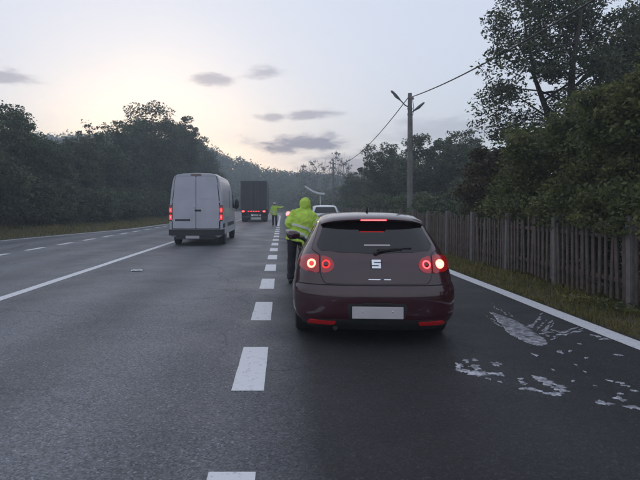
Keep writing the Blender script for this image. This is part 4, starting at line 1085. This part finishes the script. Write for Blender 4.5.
    for s in ('r', 'l'):
        hp, kn, an = V_(J[s + 'hip']), V_(J[s + 'kn']), V_(J[s + 'an'])
        t.tube([hp + V_((0, 0, .05)), hp, hp.lerp(kn, .5), kn, kn.lerp(an, .5), an + V_((0, 0, .02)), an - V_((0, 0, .015))], [.105, .108, .095, .082, .078, .074, .072], 12)
    voxel(t, 'trousers', M_navy, p, .012, 4, .035)
    for s in ('r', 'l'):
        an = V_(J[s + 'an']); bt = MB()
        bt.tube([an + V_((0, -.085, -.055)), an + V_((0, -.05, -.045)), an + V_((0, .05, -.045)), an + V_((0, .14, -.055)), an + V_((0, .185, -.062))], [(.03, .03), (.045, .045), (.05, .045), (.048, .034), (.025, .02)], 12)
        bt.tube([an + V_((0, -.02, -.05)), an + V_((0, -.01, .06))], [.05, .05], 12)
        voxel(bt, 'boot', M_boot, p, .01, 3)
    if cap:
        c = MB(); c.tube([hed + upv * .05, hed + upv * .085, hed + upv * .13, hed + upv * .15], [(.093, .105), (.098, .11), (.125, .13), (.07, .08)], 20, ref=rt); cp_ = c.build('cap', M_cap, p, 50)
        pk = MB(); pk.tube([hed + look * .06 + upv * .065, hed + look * .12 + upv * .055, hed + look * .155 + upv * .04], [(.085, .008), (.075, .008), (.03, .006)], 14, ref=rt); pk.build('peak', M_boot, cp_, 50)
    return p
J1 = dict(pelvis=(0, 0, .94), chest=(.10, .06, 1.26), neck=(.15, .12, 1.43), head=(.18, .16, 1.535), look=(.75, .65, -.25), hem=.82, bulk=1.2,
          rsh=(.31, .08, 1.34), rel=(.46, .10, 1.10), rwr=(.52, .32, 1.02), rhd=(.15, 1, -.1), rup=(0, 0, 1),
          lsh=(-.08, .06, 1.38), lel=(-.19, -.06, 1.16), lwr=(-.165, .14, 1.30), lhd=(-.05, .8, .5), lup=(0, -.5, 1),
          rhip=(.10, 0, .90), rkn=(.13, .05, .50), ran=(.13, -.01, .10), lhip=(-.10, 0, .90), lkn=(-.12, .04, .50), lan=(-.14, .0, .10))
person('person', 'person in hooded lime green high visibility jacket leaning toward the red car', (.31, 9.95, 0), 0, J1, M_vis, .009)
w = thing('signal_wand', 'small red glowing signal wand held beside the lime green jacket', 'signal wand', (.31 - .18, 9.95 + .24, 1.315), 0)
MB().tube([(0, 0, -.09), (0, 0, -.01), (0, 0, .015)], [.013, .014, .02], 10).build('handle', M_black, w, 40)
disc('lit_disc', M_wandlit, w, Vector((0, -.004, .06)), (0, -1, 0), .045, .006)
disc('lit_disc', M_wandlit, w, Vector((0, .014, .06)), (0, 1, 0), .045, .006)
ring('disc_rim', M_cap, w, Vector((0, .005, .06)), (0, -1, 0), .052, .009)
J2 = dict(pelvis=(0, 0, .96), chest=(.0, .02, 1.32), neck=(0, .03, 1.53), head=(0, .04, 1.64), look=(0, -1, 0), hem=.84,
          rsh=(.20, .02, 1.45), rel=(.44, .0, 1.40), rwr=(.68, -.03, 1.47), rhd=(1, 0, .2), rup=(0, 0, 1),
          lsh=(-.20, .02, 1.45), lel=(-.26, .03, 1.17), lwr=(-.27, -.05, .93), lhd=(0, -.1, -1), lup=(-1, 0, 0),
          rhip=(.10, 0, .92), rkn=(.12, -.03, .51), ran=(.12, 0, .10), lhip=(-.10, 0, .92), lkn=(-.12, -.03, .51), lan=(-.13, 0, .10))
person('person', 'small distant person in green high visibility jacket and white cap by the lane line', (-.56, 38, 0), 0, J2, M_vis, .012, hood=False, cap=True)

# ------------------------------------------------------------------ haze
hz = MB().box(-290, 290, -66, 300, -1.6, 40).build('glare', None)  # added scattering box, lifts dark tones the way windscreen glare does
hz.data.materials.clear()
hm = bpy.data.materials.new('glare_volume'); hm.use_nodes = True; t = hm.node_tree
for n in list(t.nodes):
    if n.type == 'BSDF_PRINCIPLED': t.nodes.remove(n)
pv = t.nodes.new('ShaderNodeVolumePrincipled'); pv.inputs['Color'].default_value = (.84, .94, 1, 1); pv.inputs['Density'].default_value = .0029; pv.inputs['Anisotropy'].default_value = .2
t.links.new(pv.outputs[0], [n for n in t.nodes if n.type == 'OUTPUT_MATERIAL'][0].inputs['Volume'])
hz.data.materials.append(hm); tag(hz, 'thin added haze filling the valley air', 'glare', kind='stuff')
S.cycles.volume_bounces = 0
S.cycles.max_bounces = 6; S.cycles.diffuse_bounces = 3; S.cycles.transparent_max_bounces = 8
